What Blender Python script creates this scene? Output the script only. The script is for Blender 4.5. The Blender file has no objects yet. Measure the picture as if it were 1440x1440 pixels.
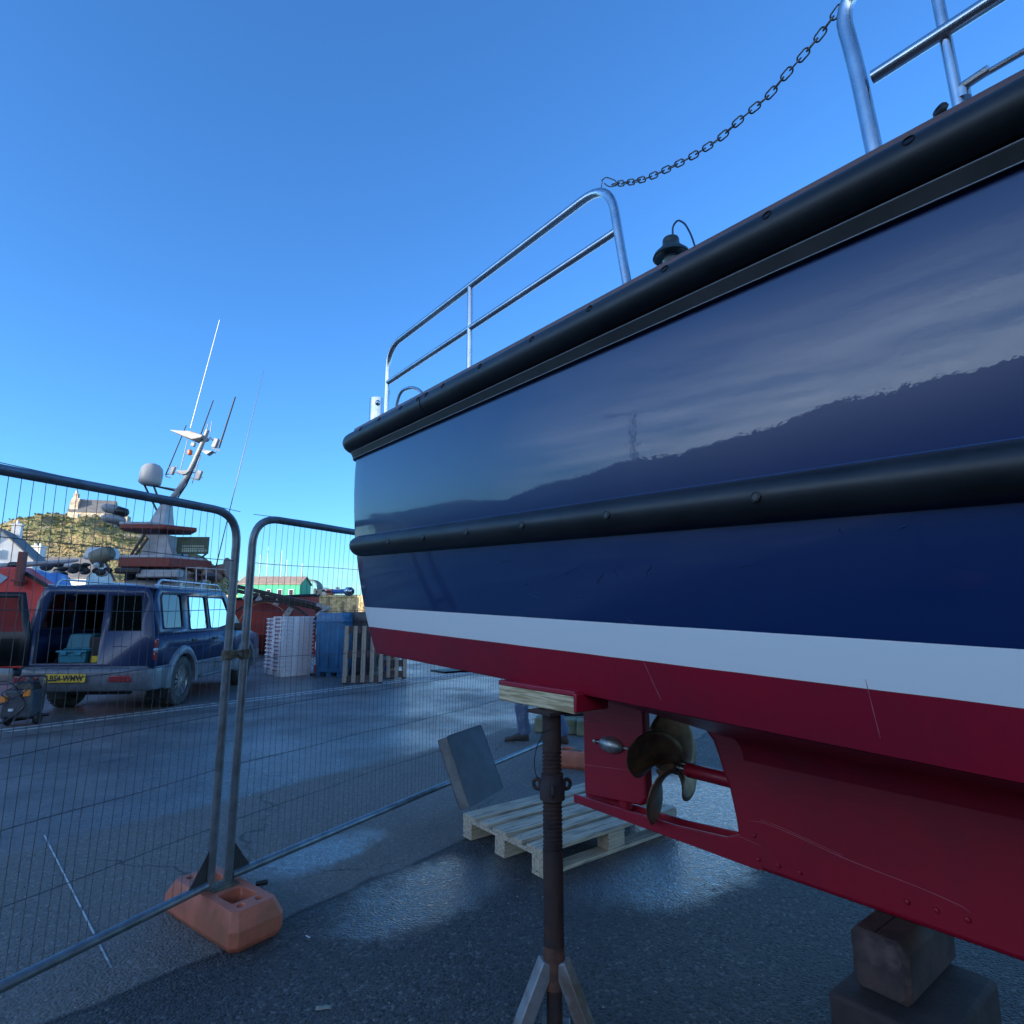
import bpy, bmesh, math, random
import numpy as np
from mathutils import Vector, Matrix, noise as mnoise
random.seed(7)
R = math.radians
scene = bpy.context.scene
col = scene.collection

# ------------------------------------------------------------------ camera
CAMZ = 1.45
PITCH = R(9.57)
FPX = 830.0
cam_d = bpy.data.cameras.new("camera"); cam = bpy.data.objects.new("camera", cam_d); col.objects.link(cam)
cam.location = (0, 0, CAMZ); cam.rotation_euler = (R(90) + PITCH, 0, 0)
cam_d.sensor_width = 36; cam_d.lens = 36 * FPX / 1440; cam_d.clip_start = 0.02; cam_d.clip_end = 9000
scene.camera = cam

# ------------------------------------------------------------------ sky and sun
SUN_AZ = math.atan2(-0.80, -0.60)      # the sun stands behind and to the left of the photographer
SUN_EL = R(9)
sdir = Vector((math.sin(SUN_AZ) * math.cos(SUN_EL), math.cos(SUN_AZ) * math.cos(SUN_EL), math.sin(SUN_EL)))
world = bpy.data.worlds.new("World"); scene.world = world; world.use_nodes = True
wn, wl = world.node_tree.nodes, world.node_tree.links
for n in list(wn): wn.remove(n)
w_out = wn.new('ShaderNodeOutputWorld'); w_bg = wn.new('ShaderNodeBackground')
w_sky = wn.new('ShaderNodeTexSky'); w_sky.sky_type = 'NISHITA'; w_sky.sun_disc = False
w_sky.sun_elevation = SUN_EL; w_sky.sun_rotation = SUN_AZ
w_sky.air_density = 1.0; w_sky.dust_density = 0.25; w_sky.ozone_density = 2.2; w_sky.altitude = 0
w_bg.inputs['Strength'].default_value = 0.122
w_tc = wn.new('ShaderNodeTexCoord'); w_sep = wn.new('ShaderNodeSeparateXYZ')
w_map = wn.new('ShaderNodeMapping'); w_map.inputs['Scale'].default_value = (1.2, 1.2, 7.0)
w_noi = wn.new('ShaderNodeTexNoise'); w_noi.inputs['Scale'].default_value = 2.2; w_noi.inputs['Detail'].default_value = 7; w_noi.inputs['Roughness'].default_value = .6
w_r1 = wn.new('ShaderNodeValToRGB'); w_r1.color_ramp.elements[0].position = .30; w_r1.color_ramp.elements[1].position = .66
w_r2 = wn.new('ShaderNodeValToRGB')    # clouds only in a low band over the horizon
w_r2.color_ramp.elements[0].position = 0.0; w_r2.color_ramp.elements[0].color = (1, 1, 1, 1)
w_r2.color_ramp.elements[1].position = .52; w_r2.color_ramp.elements[1].color = (0, 0, 0, 1)
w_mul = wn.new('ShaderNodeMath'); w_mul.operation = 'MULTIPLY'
# unseen wispy sunward cloud, brightened and spread behind the camera to lift the shade
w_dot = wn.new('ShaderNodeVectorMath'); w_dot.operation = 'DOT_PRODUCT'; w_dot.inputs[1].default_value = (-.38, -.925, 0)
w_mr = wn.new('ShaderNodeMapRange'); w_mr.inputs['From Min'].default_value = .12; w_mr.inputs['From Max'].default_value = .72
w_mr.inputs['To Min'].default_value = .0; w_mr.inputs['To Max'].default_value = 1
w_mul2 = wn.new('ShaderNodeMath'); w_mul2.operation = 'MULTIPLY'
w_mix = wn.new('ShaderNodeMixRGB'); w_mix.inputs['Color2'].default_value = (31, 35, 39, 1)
wl.new(w_tc.outputs['Generated'], w_map.inputs['Vector']); wl.new(w_map.outputs[0], w_noi.inputs['Vector'])
wl.new(w_tc.outputs['Generated'], w_sep.inputs[0]); wl.new(w_sep.outputs['Z'], w_r2.inputs[0])
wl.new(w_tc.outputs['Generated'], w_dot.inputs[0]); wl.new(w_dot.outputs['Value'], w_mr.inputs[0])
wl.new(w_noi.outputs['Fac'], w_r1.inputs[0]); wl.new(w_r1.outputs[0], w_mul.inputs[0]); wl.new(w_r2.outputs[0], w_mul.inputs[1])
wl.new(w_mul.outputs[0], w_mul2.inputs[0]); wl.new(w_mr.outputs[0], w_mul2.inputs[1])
w_tint = wn.new('ShaderNodeMixRGB'); w_tint.blend_type = 'MULTIPLY'; w_tint.inputs['Color2'].default_value = (.50, 1.0, 1.62, 1)   # deep, clear autumn blue away from the sun
w_tf = wn.new('ShaderNodeMapRange'); w_tf.inputs['From Min'].default_value = .25; w_tf.inputs['From Max'].default_value = .9; w_tf.inputs['To Min'].default_value = 1; w_tf.inputs['To Max'].default_value = .7
wl.new(w_dot.outputs['Value'], w_tf.inputs[0]); wl.new(w_tf.outputs[0], w_tint.inputs['Fac']); wl.new(w_sky.outputs[0], w_tint.inputs['Color1'])
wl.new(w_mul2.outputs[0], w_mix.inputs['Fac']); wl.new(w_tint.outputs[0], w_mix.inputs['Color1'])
# small low cumulus over the sea horizon
w_map2 = wn.new('ShaderNodeMapping'); w_map2.inputs['Scale'].default_value = (9, 9, 22); w_n2 = wn.new('ShaderNodeTexNoise'); w_n2.inputs['Scale'].default_value = 1.6; w_n2.inputs['Detail'].default_value = 6
w_c1 = wn.new('ShaderNodeValToRGB'); w_c1.color_ramp.elements[0].position = .46; w_c1.color_ramp.elements[1].position = .66
w_c2 = wn.new('ShaderNodeValToRGB'); w_c2.color_ramp.elements[0].color = (.75, .75, .75, 1); w_c2.color_ramp.elements[1].position = .085; w_c2.color_ramp.elements[1].color = (0, 0, 0, 1)
w_m3 = wn.new('ShaderNodeMath'); w_m3.operation = 'MULTIPLY'; w_mix2 = wn.new('ShaderNodeMixRGB'); w_mix2.inputs['Color2'].default_value = (3.5, 4.0, 4.5, 1)
wl.new(w_tc.outputs['Generated'], w_map2.inputs[0]); wl.new(w_map2.outputs[0], w_n2.inputs['Vector']); wl.new(w_n2.outputs['Fac'], w_c1.inputs[0]); wl.new(w_sep.outputs['Z'], w_c2.inputs[0])
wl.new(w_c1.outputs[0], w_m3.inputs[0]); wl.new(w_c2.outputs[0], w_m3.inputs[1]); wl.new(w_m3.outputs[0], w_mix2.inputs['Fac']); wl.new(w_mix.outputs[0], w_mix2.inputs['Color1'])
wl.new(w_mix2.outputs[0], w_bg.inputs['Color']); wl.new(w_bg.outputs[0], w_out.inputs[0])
sun_d = bpy.data.lights.new("sun", 'SUN'); sun_d.energy = 5.0; sun_d.angle = R(0.5); sun_d.color = (1, .90, .76)
sun = bpy.data.objects.new("sun", sun_d); col.objects.link(sun)
sun.rotation_euler = (-sdir).to_track_quat('-Z', 'Y').to_euler()
scene.view_settings.view_transform = 'Standard'; scene.view_settings.look = 'None'
scene.view_settings.exposure = 1.23; scene.view_settings.gamma = 1
scene.cycles.max_bounces = 8; scene.cycles.transparent_max_bounces = 16

# ------------------------------------------------------------------ measuring helpers (camera model -> world metres)
CP, SP = math.cos(PITCH), math.sin(PITCH)
def ray(px, py):
    x, y = (px - 720) / FPX, (720 - py) / FPX
    return Vector((x, CP - y * SP, SP + y * CP))
def GP(px, py, z=0.0):
    d = ray(px, py); t = (z - CAMZ) / d.z
    return Vector((d.x * t, d.y * t, z))
def DP(px, py, Y):
    d = ray(px, py); t = Y / d.y
    return Vector((d.x * t, Y, CAMZ + d.z * t))

# ------------------------------------------------------------------ tagging
def tag(o, label=None, cat=None, group=None, kind=None):
    if label: o['label'] = label
    if cat: o['category'] = cat
    if group: o['group'] = group
    if kind: o['kind'] = kind
    return o
def thing(name, label, cat, loc=(0, 0, 0), rz=0.0, group=None, rot=None):
    o = bpy.data.objects.new(name, None); col.objects.link(o)
    o.location = loc; o.rotation_euler = rot if rot else (0, 0, rz); o.empty_display_size = .2
    return tag(o, label, cat, group)
def copy_tree(o, parent=None):
    c = o.copy(); col.objects.link(c)
    if parent: c.parent = parent
    for ch in list(o.children): copy_tree(ch, c)
    return c

# ------------------------------------------------------------------ mesh builder
def basis(d, up=Vector((0, 0, 1))):
    d = Vector(d).normalized()
    if abs(d.dot(up)) > .98: up = Vector((0, 1, 0))
    a = d.cross(up).normalized(); b = a.cross(d).normalized()
    return a, b, d
def rounded(pts, r, n=6, closed=False):
    pts = [Vector(p) for p in pts]; out = []
    N = len(pts)
    for i, p in enumerate(pts):
        if not closed and i in (0, N - 1): out.append(p); continue
        a, b = pts[(i - 1) % N], pts[(i + 1) % N]
        u, v = (a - p), (b - p); rr = min(r, u.length * .49, v.length * .49)
        s, e = p + u.normalized() * rr, p + v.normalized() * rr
        for k in range(n + 1):
            t = k / n; out.append(s * (1 - t) ** 2 + p * 2 * t * (1 - t) + e * t * t)
    return out
class MB:
    def __init__(s): s.v = []; s.f = []; s.m = []
    def add(s, vs, fs, m=0):
        o = len(s.v); s.v += [Vector(v) for v in vs]
        for f in fs: s.f.append([i + o for i in f]); s.m.append(m)
        return s
    def box(s, c, size, rot=None, m=0, taper=None):
        hx, hy, hz = [k / 2 for k in size]; tx, ty = taper if taper else (1, 1)
        vs = []
        for z, kx, ky in ((-hz, 1, 1), (hz, tx, ty)):
            for x, y in ((-hx, -hy), (hx, -hy), (hx, hy), (-hx, hy)): vs.append(Vector((x * kx, y * ky, z)))
        if rot is not None: vs = [rot @ v for v in vs]
        vs = [v + Vector(c) for v in vs]
        return s.add(vs, [(3, 2, 1, 0), (4, 5, 6, 7), (0, 1, 5, 4), (1, 2, 6, 5), (2, 3, 7, 6), (3, 0, 4, 7)], m)
    def beam(s, p0, p1, w, h, m=0, up=(0, 0, 1)):
        p0, p1 = Vector(p0), Vector(p1); a, b, d = basis(p1 - p0, Vector(up))
        vs = []
        for p in (p0, p1):
            for x, y in ((-w, -h), (w, -h), (w, h), (-w, h)): vs.append(p + a * x / 2 + b * y / 2)
        return s.add(vs, [(0, 1, 2, 3)[::-1], (4, 5, 6, 7), (0, 1, 5, 4), (1, 2, 6, 5), (2, 3, 7, 6), (3, 0, 4, 7)], m)
    def tube(s, pts, r, n=10, m=0, closed=False, caps=True):
        pts = [Vector(p) for p in pts]; N = len(pts)
        rs = r if isinstance(r, (list, tuple)) else [r] * N
        vs, fs = [], []; prev = None
        for i, p in enumerate(pts):
            if closed: d = pts[(i + 1) % N] - pts[(i - 1) % N]
            else: d = pts[min(i + 1, N - 1)] - pts[max(i - 1, 0)]
            if d.length < 1e-9: d = Vector((0, 0, 1))
            d.normalize()
            if prev is None: a, b, _ = basis(d)
            else:
                a = prev - d * prev.dot(d)
                if a.length < 1e-6: a, b, _ = basis(d)
                a.normalize(); b = d.cross(a) * 1.0
            if prev is None: b = d.cross(a)
            prev = a
            for k in range(n):
                t = 2 * math.pi * k / n; vs.append(p + (a * math.cos(t) + b * math.sin(t)) * rs[i])
        M = N if closed else N - 1
        for i in range(M):
            j = (i + 1) % N
            for k in range(n): fs.append((i * n + k, i * n + (k + 1) % n, j * n + (k + 1) % n, j * n + k))
        if caps and not closed: fs.append(tuple(range(n))[::-1]); fs.append(tuple((N - 1) * n + k for k in range(n)))
        return s.add(vs, fs, m)
    def lathe(s, prof, c=(0, 0, 0), rot=None, n=20, m=0, caps=True):
        vs, fs = [], []
        for r, z in prof:
            for k in range(n):
                t = 2 * math.pi * k / n; vs.append(Vector((max(r, 1e-4) * math.cos(t), max(r, 1e-4) * math.sin(t), z)))
        if rot is not None: vs = [rot @ v for v in vs]
        vs = [v + Vector(c) for v in vs]
        for i in range(len(prof) - 1):
            for k in range(n): fs.append((i * n + k, i * n + (k + 1) % n, (i + 1) * n + (k + 1) % n, (i + 1) * n + k))
        if caps: fs.append(tuple(range(n))[::-1]); fs.append(tuple((len(prof) - 1) * n + k for k in range(n)))
        return s.add(vs, fs, m)
    def ball(s, c, rad, n=14, m=0, rot=None):
        if not isinstance(rad, (tuple, list)): rad = (rad,) * 3
        vs, fs = [], []; h = n // 2
        for i in range(h + 1):
            ph = math.pi * i / h
            for k in range(n):
                t = 2 * math.pi * k / n; sn = max(math.sin(ph), 1e-3)
                v = Vector((rad[0] * sn * math.cos(t), rad[1] * sn * math.sin(t), -rad[2] * math.cos(ph)))
                if rot is not None: v = rot @ v
                vs.append(v + Vector(c))
        for i in range(h):
            for k in range(n): fs.append((i * n + k, i * n + (k + 1) % n, (i + 1) * n + (k + 1) % n, (i + 1) * n + k))
        return s.add(vs, fs, m)
    def prism(s, poly, mp, t0, t1, m=0):
        """poly = 2-D outline, mp(a, b, t) -> 3-D point, extruded from t0 to t1"""
        n = len(poly); vs = [mp(a, b, t0) for a, b in poly] + [mp(a, b, t1) for a, b in poly]
        fs = [tuple(range(n))[::-1], tuple(range(n, 2 * n))]
        for i in range(n): j = (i + 1) % n; fs.append((i, j, n + j, n + i))
        return s.add(vs, fs, m)
    def grid(s, rows, m=0, closed=False, mfn=None):
        nr, nc = len(rows), len(rows[0]); o = len(s.v)
        for r_ in rows: s.v += [Vector(p) for p in r_]
        for i in range(nr - 1):
            for j in range(nc if closed else nc - 1):
                k = (j + 1) % nc
                s.f.append([o + i * nc + j, o + i * nc + k, o + (i + 1) * nc + k, o + (i + 1) * nc + j])
                s.m.append(mfn(i, j) if mfn else m)
        return s
    def build(s, name, mats, parent=None, loc=None, rz=0.0, angle=35, bevel=0, seg=2, label=None, solid=0, fixn=True):
        me = bpy.data.meshes.new(name); me.from_pydata([tuple(v) for v in s.v], [], s.f)
        if not isinstance(mats, (list, tuple)): mats = [mats]
        for mt in mats: me.materials.append(mt)
        me.polygons.foreach_set('material_index', s.m)
        if fixn:
            bm = bmesh.new(); bm.from_mesh(me); bmesh.ops.recalc_face_normals(bm, faces=bm.faces); bm.to_mesh(me); bm.free()
        me.polygons.foreach_set('use_smooth', [True] * len(me.polygons))
        me.set_sharp_from_angle(angle=R(angle)); me.update()
        o = bpy.data.objects.new(name, me); col.objects.link(o)
        if parent: o.parent = parent
        if loc is not None: o.location = loc
        if rz: o.rotation_euler = (0, 0, rz)
        if solid:
            md = o.modifiers.new('thick', 'SOLIDIFY'); md.thickness = solid; md.offset = -1
        if bevel:
            md = o.modifiers.new('bevel', 'BEVEL'); md.width = bevel; md.segments = seg; md.limit_method = 'ANGLE'; md.angle_limit = R(40)
        if label: o['label'] = label
        return o
def fill_panel(loops, mp):
    """flat panel with holes: loops = [outer, hole, ...] of 2-D points, mp(a, b) -> 3-D"""
    bm = bmesh.new(); es = []
    for lp in loops:
        vs = [bm.verts.new((a, b, 0)) for a, b in lp]
        for i in range(len(vs)): es.append(bm.edges.new((vs[i], vs[(i + 1) % len(vs)])))
    bmesh.ops.triangle_fill(bm, use_beauty=True, use_dissolve=False, edges=es)
    bm.verts.index_update()
    vs = [mp(v.co.x, v.co.y) for v in bm.verts]; fs = [tuple(v.index for v in f.verts) for f in bm.faces]
    bm.free(); return vs, fs
def text_mesh(txt, size, depth, mat, name, parent, M, label=None):
    cu = bpy.data.curves.new(name, 'FONT'); cu.body = txt; cu.size = size; cu.extrude = depth; cu.offset = size * .028; cu.align_x = 'CENTER'; cu.align_y = 'CENTER'
    tmp = bpy.data.objects.new('tmp', cu); col.objects.link(tmp)
    dg = bpy.context.evaluated_depsgraph_get(); dg.update()
    me = bpy.data.meshes.new_from_object(tmp.evaluated_get(dg)); me.name = name
    bpy.data.objects.remove(tmp)
    me.transform(M); me.materials.clear(); me.materials.append(mat)
    o = bpy.data.objects.new(name, me); col.objects.link(o)
    if parent: o.parent = parent
    if label: o['label'] = label
    return o

# ------------------------------------------------------------------ materials
def pbr(name, c, rough=.5, metal=0.0, c2=None, scale=4.0, lo=.4, hi=.6, bump=0.0, bscale=40.0, bdist=.01, coat=0.0, coat_r=.03, spec=.5,
        rvar=0.0, detail=5.0, stretch=(1, 1, 1), ior=1.5, trans=0.0, c3=None, scale3=1.5, lo3=.55, hi3=.65):
    m = bpy.data.materials.new(name); m.use_nodes = True
    nt = m.node_tree; N, L = nt.nodes, nt.links; b = N['Principled BSDF']
    b.inputs['Base Color'].default_value = (*c, 1); b.inputs['Roughness'].default_value = rough; b.inputs['Metallic'].default_value = metal
    b.inputs['Specular IOR Level'].default_value = spec; b.inputs['IOR'].default_value = ior
    b.inputs['Coat Weight'].default_value = coat; b.inputs['Coat Roughness'].default_value = coat_r
    b.inputs['Transmission Weight'].default_value = trans
    tc = N.new('ShaderNodeTexCoord'); mp = N.new('ShaderNodeMapping'); mp.inputs['Scale'].default_value = stretch
    L.new(tc.outputs['Object'], mp.inputs[0])
    def nz(sc, det=detail):
        n = N.new('ShaderNodeTexNoise'); n.inputs['Scale'].default_value = sc; n.inputs['Detail'].default_value = det; n.inputs['Roughness'].default_value = .6
        L.new(mp.outputs[0], n.inputs['Vector']); return n.outputs['Fac']
    def rng(src, a, b_, t0=0.0, t1=1.0):
        r = N.new('ShaderNodeMapRange'); r.inputs['From Min'].default_value = a; r.inputs['From Max'].default_value = b_
        r.inputs['To Min'].default_value = t0; r.inputs['To Max'].default_value = t1; L.new(src, r.inputs[0]); return r.outputs[0]
    if c2:
        f = nz(scale); mx = N.new('ShaderNodeMixRGB'); mx.inputs[1].default_value = (*c, 1); mx.inputs[2].default_value = (*c2, 1)
        L.new(rng(f, lo, hi), mx.inputs[0]); cur = mx.outputs[0]
        if c3:
            m3 = N.new('ShaderNodeMixRGB'); L.new(rng(nz(scale3), lo3, hi3), m3.inputs[0]); L.new(cur, m3.inputs[1]); m3.inputs[2].default_value = (*c3, 1); cur = m3.outputs[0]
        L.new(cur, b.inputs['Base Color'])
    if rvar: L.new(rng(nz(scale * 1.7), .3, .7, max(0, rough - rvar), min(1, rough + rvar)), b.inputs['Roughness'])
    if bump:
        bp = N.new('ShaderNodeBump'); bp.inputs['Strength'].default_value = bump; bp.inputs['Distance'].default_value = bdist
        L.new(nz(bscale, 3), bp.inputs['Height']); L.new(bp.outputs[0], b.inputs['Normal'])
        if coat: L.new(bp.outputs[0], b.inputs['Coat Normal'])
    return m
def glassy(name, tint, rough=.0, mixf=.25):
    """thin tinted window glass: mostly a mirror-like sheet over a tinted see-through"""
    m = bpy.data.materials.new(name); m.use_nodes = True; N, L = m.node_tree.nodes, m.node_tree.links
    for n in list(N): N.remove(n)
    o = N.new('ShaderNodeOutputMaterial'); tr = N.new('ShaderNodeBsdfTransparent'); tr.inputs[0].default_value = (*tint, 1)
    gl = N.new('ShaderNodeBsdfGlossy'); gl.inputs['Roughness'].default_value = rough
    fr = N.new('ShaderNodeFresnel'); fr.inputs['IOR'].default_value = 1.6
    ad = N.new('ShaderNodeMath'); ad.operation = 'ADD'; ad.inputs[1].default_value = mixf; ad.use_clamp = True
    mx = N.new('ShaderNodeMixShader'); L.new(fr.outputs[0], ad.inputs[0]); L.new(ad.outputs[0], mx.inputs[0])
    L.new(tr.outputs[0], mx.inputs[1]); L.new(gl.outputs[0], mx.inputs[2]); L.new(mx.outputs[0], o.inputs[0]); return m
steel = pbr('stainless_steel', (.62, .64, .66), .24, 1.0, c2=(.50, .52, .55), scale=9, rvar=.05)
galv = pbr('galvanised_steel', (.36, .39, .40), .38, .85, c2=(.26, .29, .31), scale=14, rvar=.1, bump=.1, bscale=90, bdist=.002)
wire_m = pbr('mesh_wire', (.10, .11, .12), .5, .6)
rub_black = pbr('black_rubber', (.009, .010, .011), .44, c2=(.017, .019, .021), scale=5, rvar=.06, bump=.06, bscale=120, bdist=.002)
plas_black = pbr('black_plastic', (.012, .012, .013), .5)
rust = pbr('rusty_steel', (.032, .021, .023), .72, .2, c2=(.058, .029, .022), scale=14, bump=.25, bscale=120, bdist=.003)
rust_hot = pbr('orange_rust', (.13, .055, .03), .85, 0, c2=(.055, .03, .025), scale=20, bump=.3, bscale=100, bdist=.003, c3=(.3, .27, .22), scale3=30, lo3=.6, hi3=.68)
wood_bare = pbr('bare_timber', (.66, .54, .33), .75, c2=(.36, .26, .13), scale=5, lo=.44, hi=.56, stretch=(1.2, 1.2, 22), bump=.25, bscale=30, bdist=.003)
wood_pallet = pbr('weathered_pallet_wood', (.56, .47, .34), .82, c2=(.38, .31, .22), scale=5, stretch=(1.0, 12, 12), bump=.3, bscale=22, bdist=.003, c3=(.16, .15, .15), scale3=5, lo3=.57, hi3=.68)
wood_grey = pbr('grey_pallet_wood', (.34, .28, .22), .85, c2=(.20, .165, .13), scale=6, stretch=(10, 10, 1), bump=.3, bscale=20, bdist=.003)
wood_dark = pbr('creosote_and_shade_timber', (.080, .048, .042), .8, c2=(.040, .026, .026), scale=7, bump=.4, bscale=45, bdist=.006, c3=(.12, .08, .068), scale3=5, lo3=.6, hi3=.7)
varnish = pbr('varnished_hardwood', (.11, .035, .018), .35, c2=(.17, .06, .03), scale=5, stretch=(1, 8, 8), coat=.4)
brass = pbr('dull_bronze', (.24, .13, .065), .48, .45, c2=(.11, .065, .04), scale=7, rvar=.1, bump=.08, bscale=60, bdist=.003)
white_pl = pbr('white_plastic', (.78, .79, .80), .45, c2=(.62, .62, .62), scale=6)
grey_paint = pbr('grey_paint', (.30, .31, .32), .5, c2=(.22, .23, .24), scale=5)
# ================================================================== SETTING
def ground_material():
    m = bpy.data.materials.new('asphalt'); m.use_nodes = True; N, L = m.node_tree.nodes, m.node_tree.links; b = N['Principled BSDF']
    tc = N.new('ShaderNodeTexCoord'); P = tc.outputs['Object']
    sep = N.new('ShaderNodeSeparateXYZ'); L.new(P, sep.inputs[0])
    def M(op, a, b_=None, c_=None):
        n = N.new('ShaderNodeMath'); n.operation = op
        for i, v in enumerate((a, b_, c_)):
            if v is None: continue
            if isinstance(v, (int, float)): n.inputs[i].default_value = v
            else: L.new(v, n.inputs[i])
        return n.outputs[0]
    def NZ(sc, det=4, ro=.6, vec=P):
        n = N.new('ShaderNodeTexNoise'); n.inputs['Scale'].default_value = sc; n.inputs['Detail'].default_value = det; n.inputs['Roughness'].default_value = ro
        L.new(vec, n.inputs['Vector']); return n.outputs['Fac']
    def MR(v, a, b_, t0=0.0, t1=1.0, smooth=False):
        n = N.new('ShaderNodeMapRange'); n.inputs['From Min'].default_value = a; n.inputs['From Max'].default_value = b_
        n.inputs['To Min'].default_value = t0; n.inputs['To Max'].default_value = t1
        if smooth: n.interpolation_type = 'SMOOTHSTEP'
        L.new(v, n.inputs[0]); return n.outputs[0]
    def MIX(f, a, b_):
        n = N.new('ShaderNodeMixRGB')
        for i, v in ((0, f), (1, a), (2, b_)):
            if isinstance(v, tuple): n.inputs[i].default_value = (*v, 1)
            elif isinstance(v, (int, float)): n.inputs[i].default_value = v if i == 0 else (v, v, v, 1)
            else: L.new(v, n.inputs[i])
        return n.outputs[0]
    X, Y = sep.outputs['X'], sep.outputs['Y']
    warp = MR(NZ(1.3, 3), 0, 1, -.10, .10)
    q = M('ADD', M('ADD', M('MULTIPLY', X, -.785), M('MULTIPLY', Y, .62)), warp)   # distance across the yard from the laid seams
    near = MR(q, 2.74, 2.79)        # 0 near coarse strip, 1 beyond first seam
    far = MR(q, 4.74, 4.84)         # 1 beyond second seam
    def blob(cx, cy, rx, ry, ang, seed):
        dx, dy = M('SUBTRACT', X, cx), M('SUBTRACT', Y, cy); c_, s_ = math.cos(ang), math.sin(ang)
        u = M('DIVIDE', M('ADD', M('MULTIPLY', dx, c_), M('MULTIPLY', dy, s_)), rx)
        v = M('DIVIDE', M('ADD', M('MULTIPLY', dx, -s_), M('MULTIPLY', dy, c_)), ry)
        d = M('ADD', M('MULTIPLY', u, u), M('MULTIPLY', v, v))
        d = M('ADD', d, MR(NZ(2.1 + seed, 6, .7), 0, 1, -.85, .85)); d = M('ADD', d, MR(NZ(17 + seed, 4, .7), 0, 1, -.55, .55)); return MR(d, .2, 1.15, 1, 0, True)
    grain = NZ(26, 5, .78)
    wet = blob(-.42, 3.42, .66, .34, .85, .3)
    for a in ((.86, 3.68, .72, .46, .5, .1), (1.35, 4.75, 1.2, .75, .8, .5), (-1.15, 3.90, .50, .24, .95, .7)):
        wet = M('MAXIMUM', wet, blob(*a))
    roadwet = M('MULTIPLY', far, MR(NZ(.55, 5, .65), .38, .58, .25, 1))
    wetall = M('MAXIMUM', wet, M('MULTIPLY', roadwet, .85))
    dampdark = M('MULTIPLY', M('SUBTRACT', 1.0, near), MR(NZ(.9, 4), .35, .65, .35, 1))
    # stone chippings
    vor = N.new('ShaderNodeTexVoronoi'); vor.inputs['Scale'].default_value = 72; L.new(P, vor.inputs['Vector'])
    vor2 = N.new('ShaderNodeTexVoronoi'); vor2.inputs['Scale'].default_value = 210; L.new(P, vor2.inputs['Vector'])
    speck = NZ(85, 2); stone = N.new('ShaderNodeSeparateColor'); L.new(vor.outputs['Color'], stone.inputs[0])
    base = MIX(MR(speck, .38, .62), (.014, .014, .015), (.16, .152, .14))
    base = MIX(MR(grain, .36, .64, .75, 0), base, (.018, .019, .022))
    base = MIX(MR(stone.outputs[0], .0, 1, .0, .6), base, (.11, .11, .115))
    base = MIX(MR(stone.outputs[1], .86, .97, 0, .8), base, (.24, .235, .22))
    base = MIX(MR(stone.outputs[2], .80, .95, 0, .8), base, (.012, .012, .014))
    light = MIX(.45, base, (.255, .218, .175))
    c = MIX(near, base, light)
    road = MIX(.6, base, MIX(MR(NZ(.8, 6, .7), .4, .6), (.27, .25, .225), (.10, .097, .095)))
    c = MIX(far, c, road)
    c = MIX(M('MULTIPLY', dampdark, .55), c, (.030, .030, .032))
    stain = MR(NZ(.45, 6, .7), .5, .68, 0, .45); c = MIX(stain, c, (.038, .038, .040))
    pale = MR(NZ(.9, 6, .75), .60, .72, 0, .30); c = MIX(pale, c, (.16, .155, .15))
    # tarred seams and drying cracks
    s1 = MR(M('ABSOLUTE', M('SUBTRACT', q, 2.765)), .004, .03, .85, 0)
    s1b = MR(M('ABSOLUTE', M('SUBTRACT', q, 2.60)), .002, .012, .5, 0)
    s2 = MR(M('ABSOLUTE', M('SUBTRACT', q, 9.05)), .01, .07, .7, 0)
    s3 = MR(M('ABSOLUTE', M('SUBTRACT', q, 6.9)), .01, .05, .4, 0)
    crk = N.new('ShaderNodeTexVoronoi'); crk.feature = 'DISTANCE_TO_EDGE'; crk.inputs['Scale'].default_value = .42
    wv = N.new('ShaderNodeVectorMath'); wv.operation = 'ADD'; nn_ = N.new('ShaderNodeTexNoise'); nn_.inputs['Scale'].default_value = 3.5; nn_.inputs['Detail'].default_value = 5; L.new(P, nn_.inputs['Vector'])
    sc_ = N.new('ShaderNodeVectorMath'); sc_.operation = 'SCALE'; sc_.inputs['Scale'].default_value = .35; L.new(nn_.outputs['Color'], sc_.inputs[0]); L.new(P, wv.inputs[0]); L.new(sc_.outputs[0], wv.inputs[1]); L.new(wv.outputs[0], crk.inputs['Vector'])
    s4 = M('MULTIPLY', MR(crk.outputs['Distance'], .0015, .006, .6, 0), MR(NZ(.7, 3), .48, .56))
    for s_ in (s1, s1b, s2, s3, s4): c = MIX(s_, c, (.018, .018, .019))
    c = MIX(M('MULTIPLY', wetall, .35), c, (.04, .043, .05))
    L.new(c, b.inputs['Base Color'])
    rough = MIX(M('MULTIPLY', wetall, MR(grain, .35, .6, 1, .35)), MIX(near, .72, .82), .13)
    L.new(rough, b.inputs['Roughness'])
    b.inputs['Specular IOR Level'].default_value = .5
    L.new(M('MULTIPLY', wetall, .55), b.inputs['Coat Weight']); b.inputs['Coat Roughness'].default_value = .18; b.inputs['Coat IOR'].default_value = 1.6
    h = M('ADD', MR(vor.outputs['Distance'], 0, .6, 1, 0), M('MULTIPLY', speck, .8))
    hgt = M('MULTIPLY', h, MIX(near, 1.0, .45))
    hgt = M('ADD', hgt, M('MULTIPLY', NZ(14, 3), .6))
    bp = N.new('ShaderNodeBump'); bp.inputs['Distance'].default_value = .013; L.new(MR(wetall, 0, 1, 1.0, .45), bp.inputs['Strength']); L.new(hgt, bp.inputs['Height'])
    L.new(bp.outputs[0], b.inputs['Normal']); L.new(bp.outputs[0], b.inputs['Coat Normal'])
    return m
asph = ground_material()
QY = 40.0
g = MB()
outline = [(-900, -900), (900, -900), (900, QY), (-34, QY), (-46, 72), (-60, 170), (-900, 170)]
g.prism(outline, lambda a, b_, t: Vector((a, b_, t)), -4.5, 0)
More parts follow.
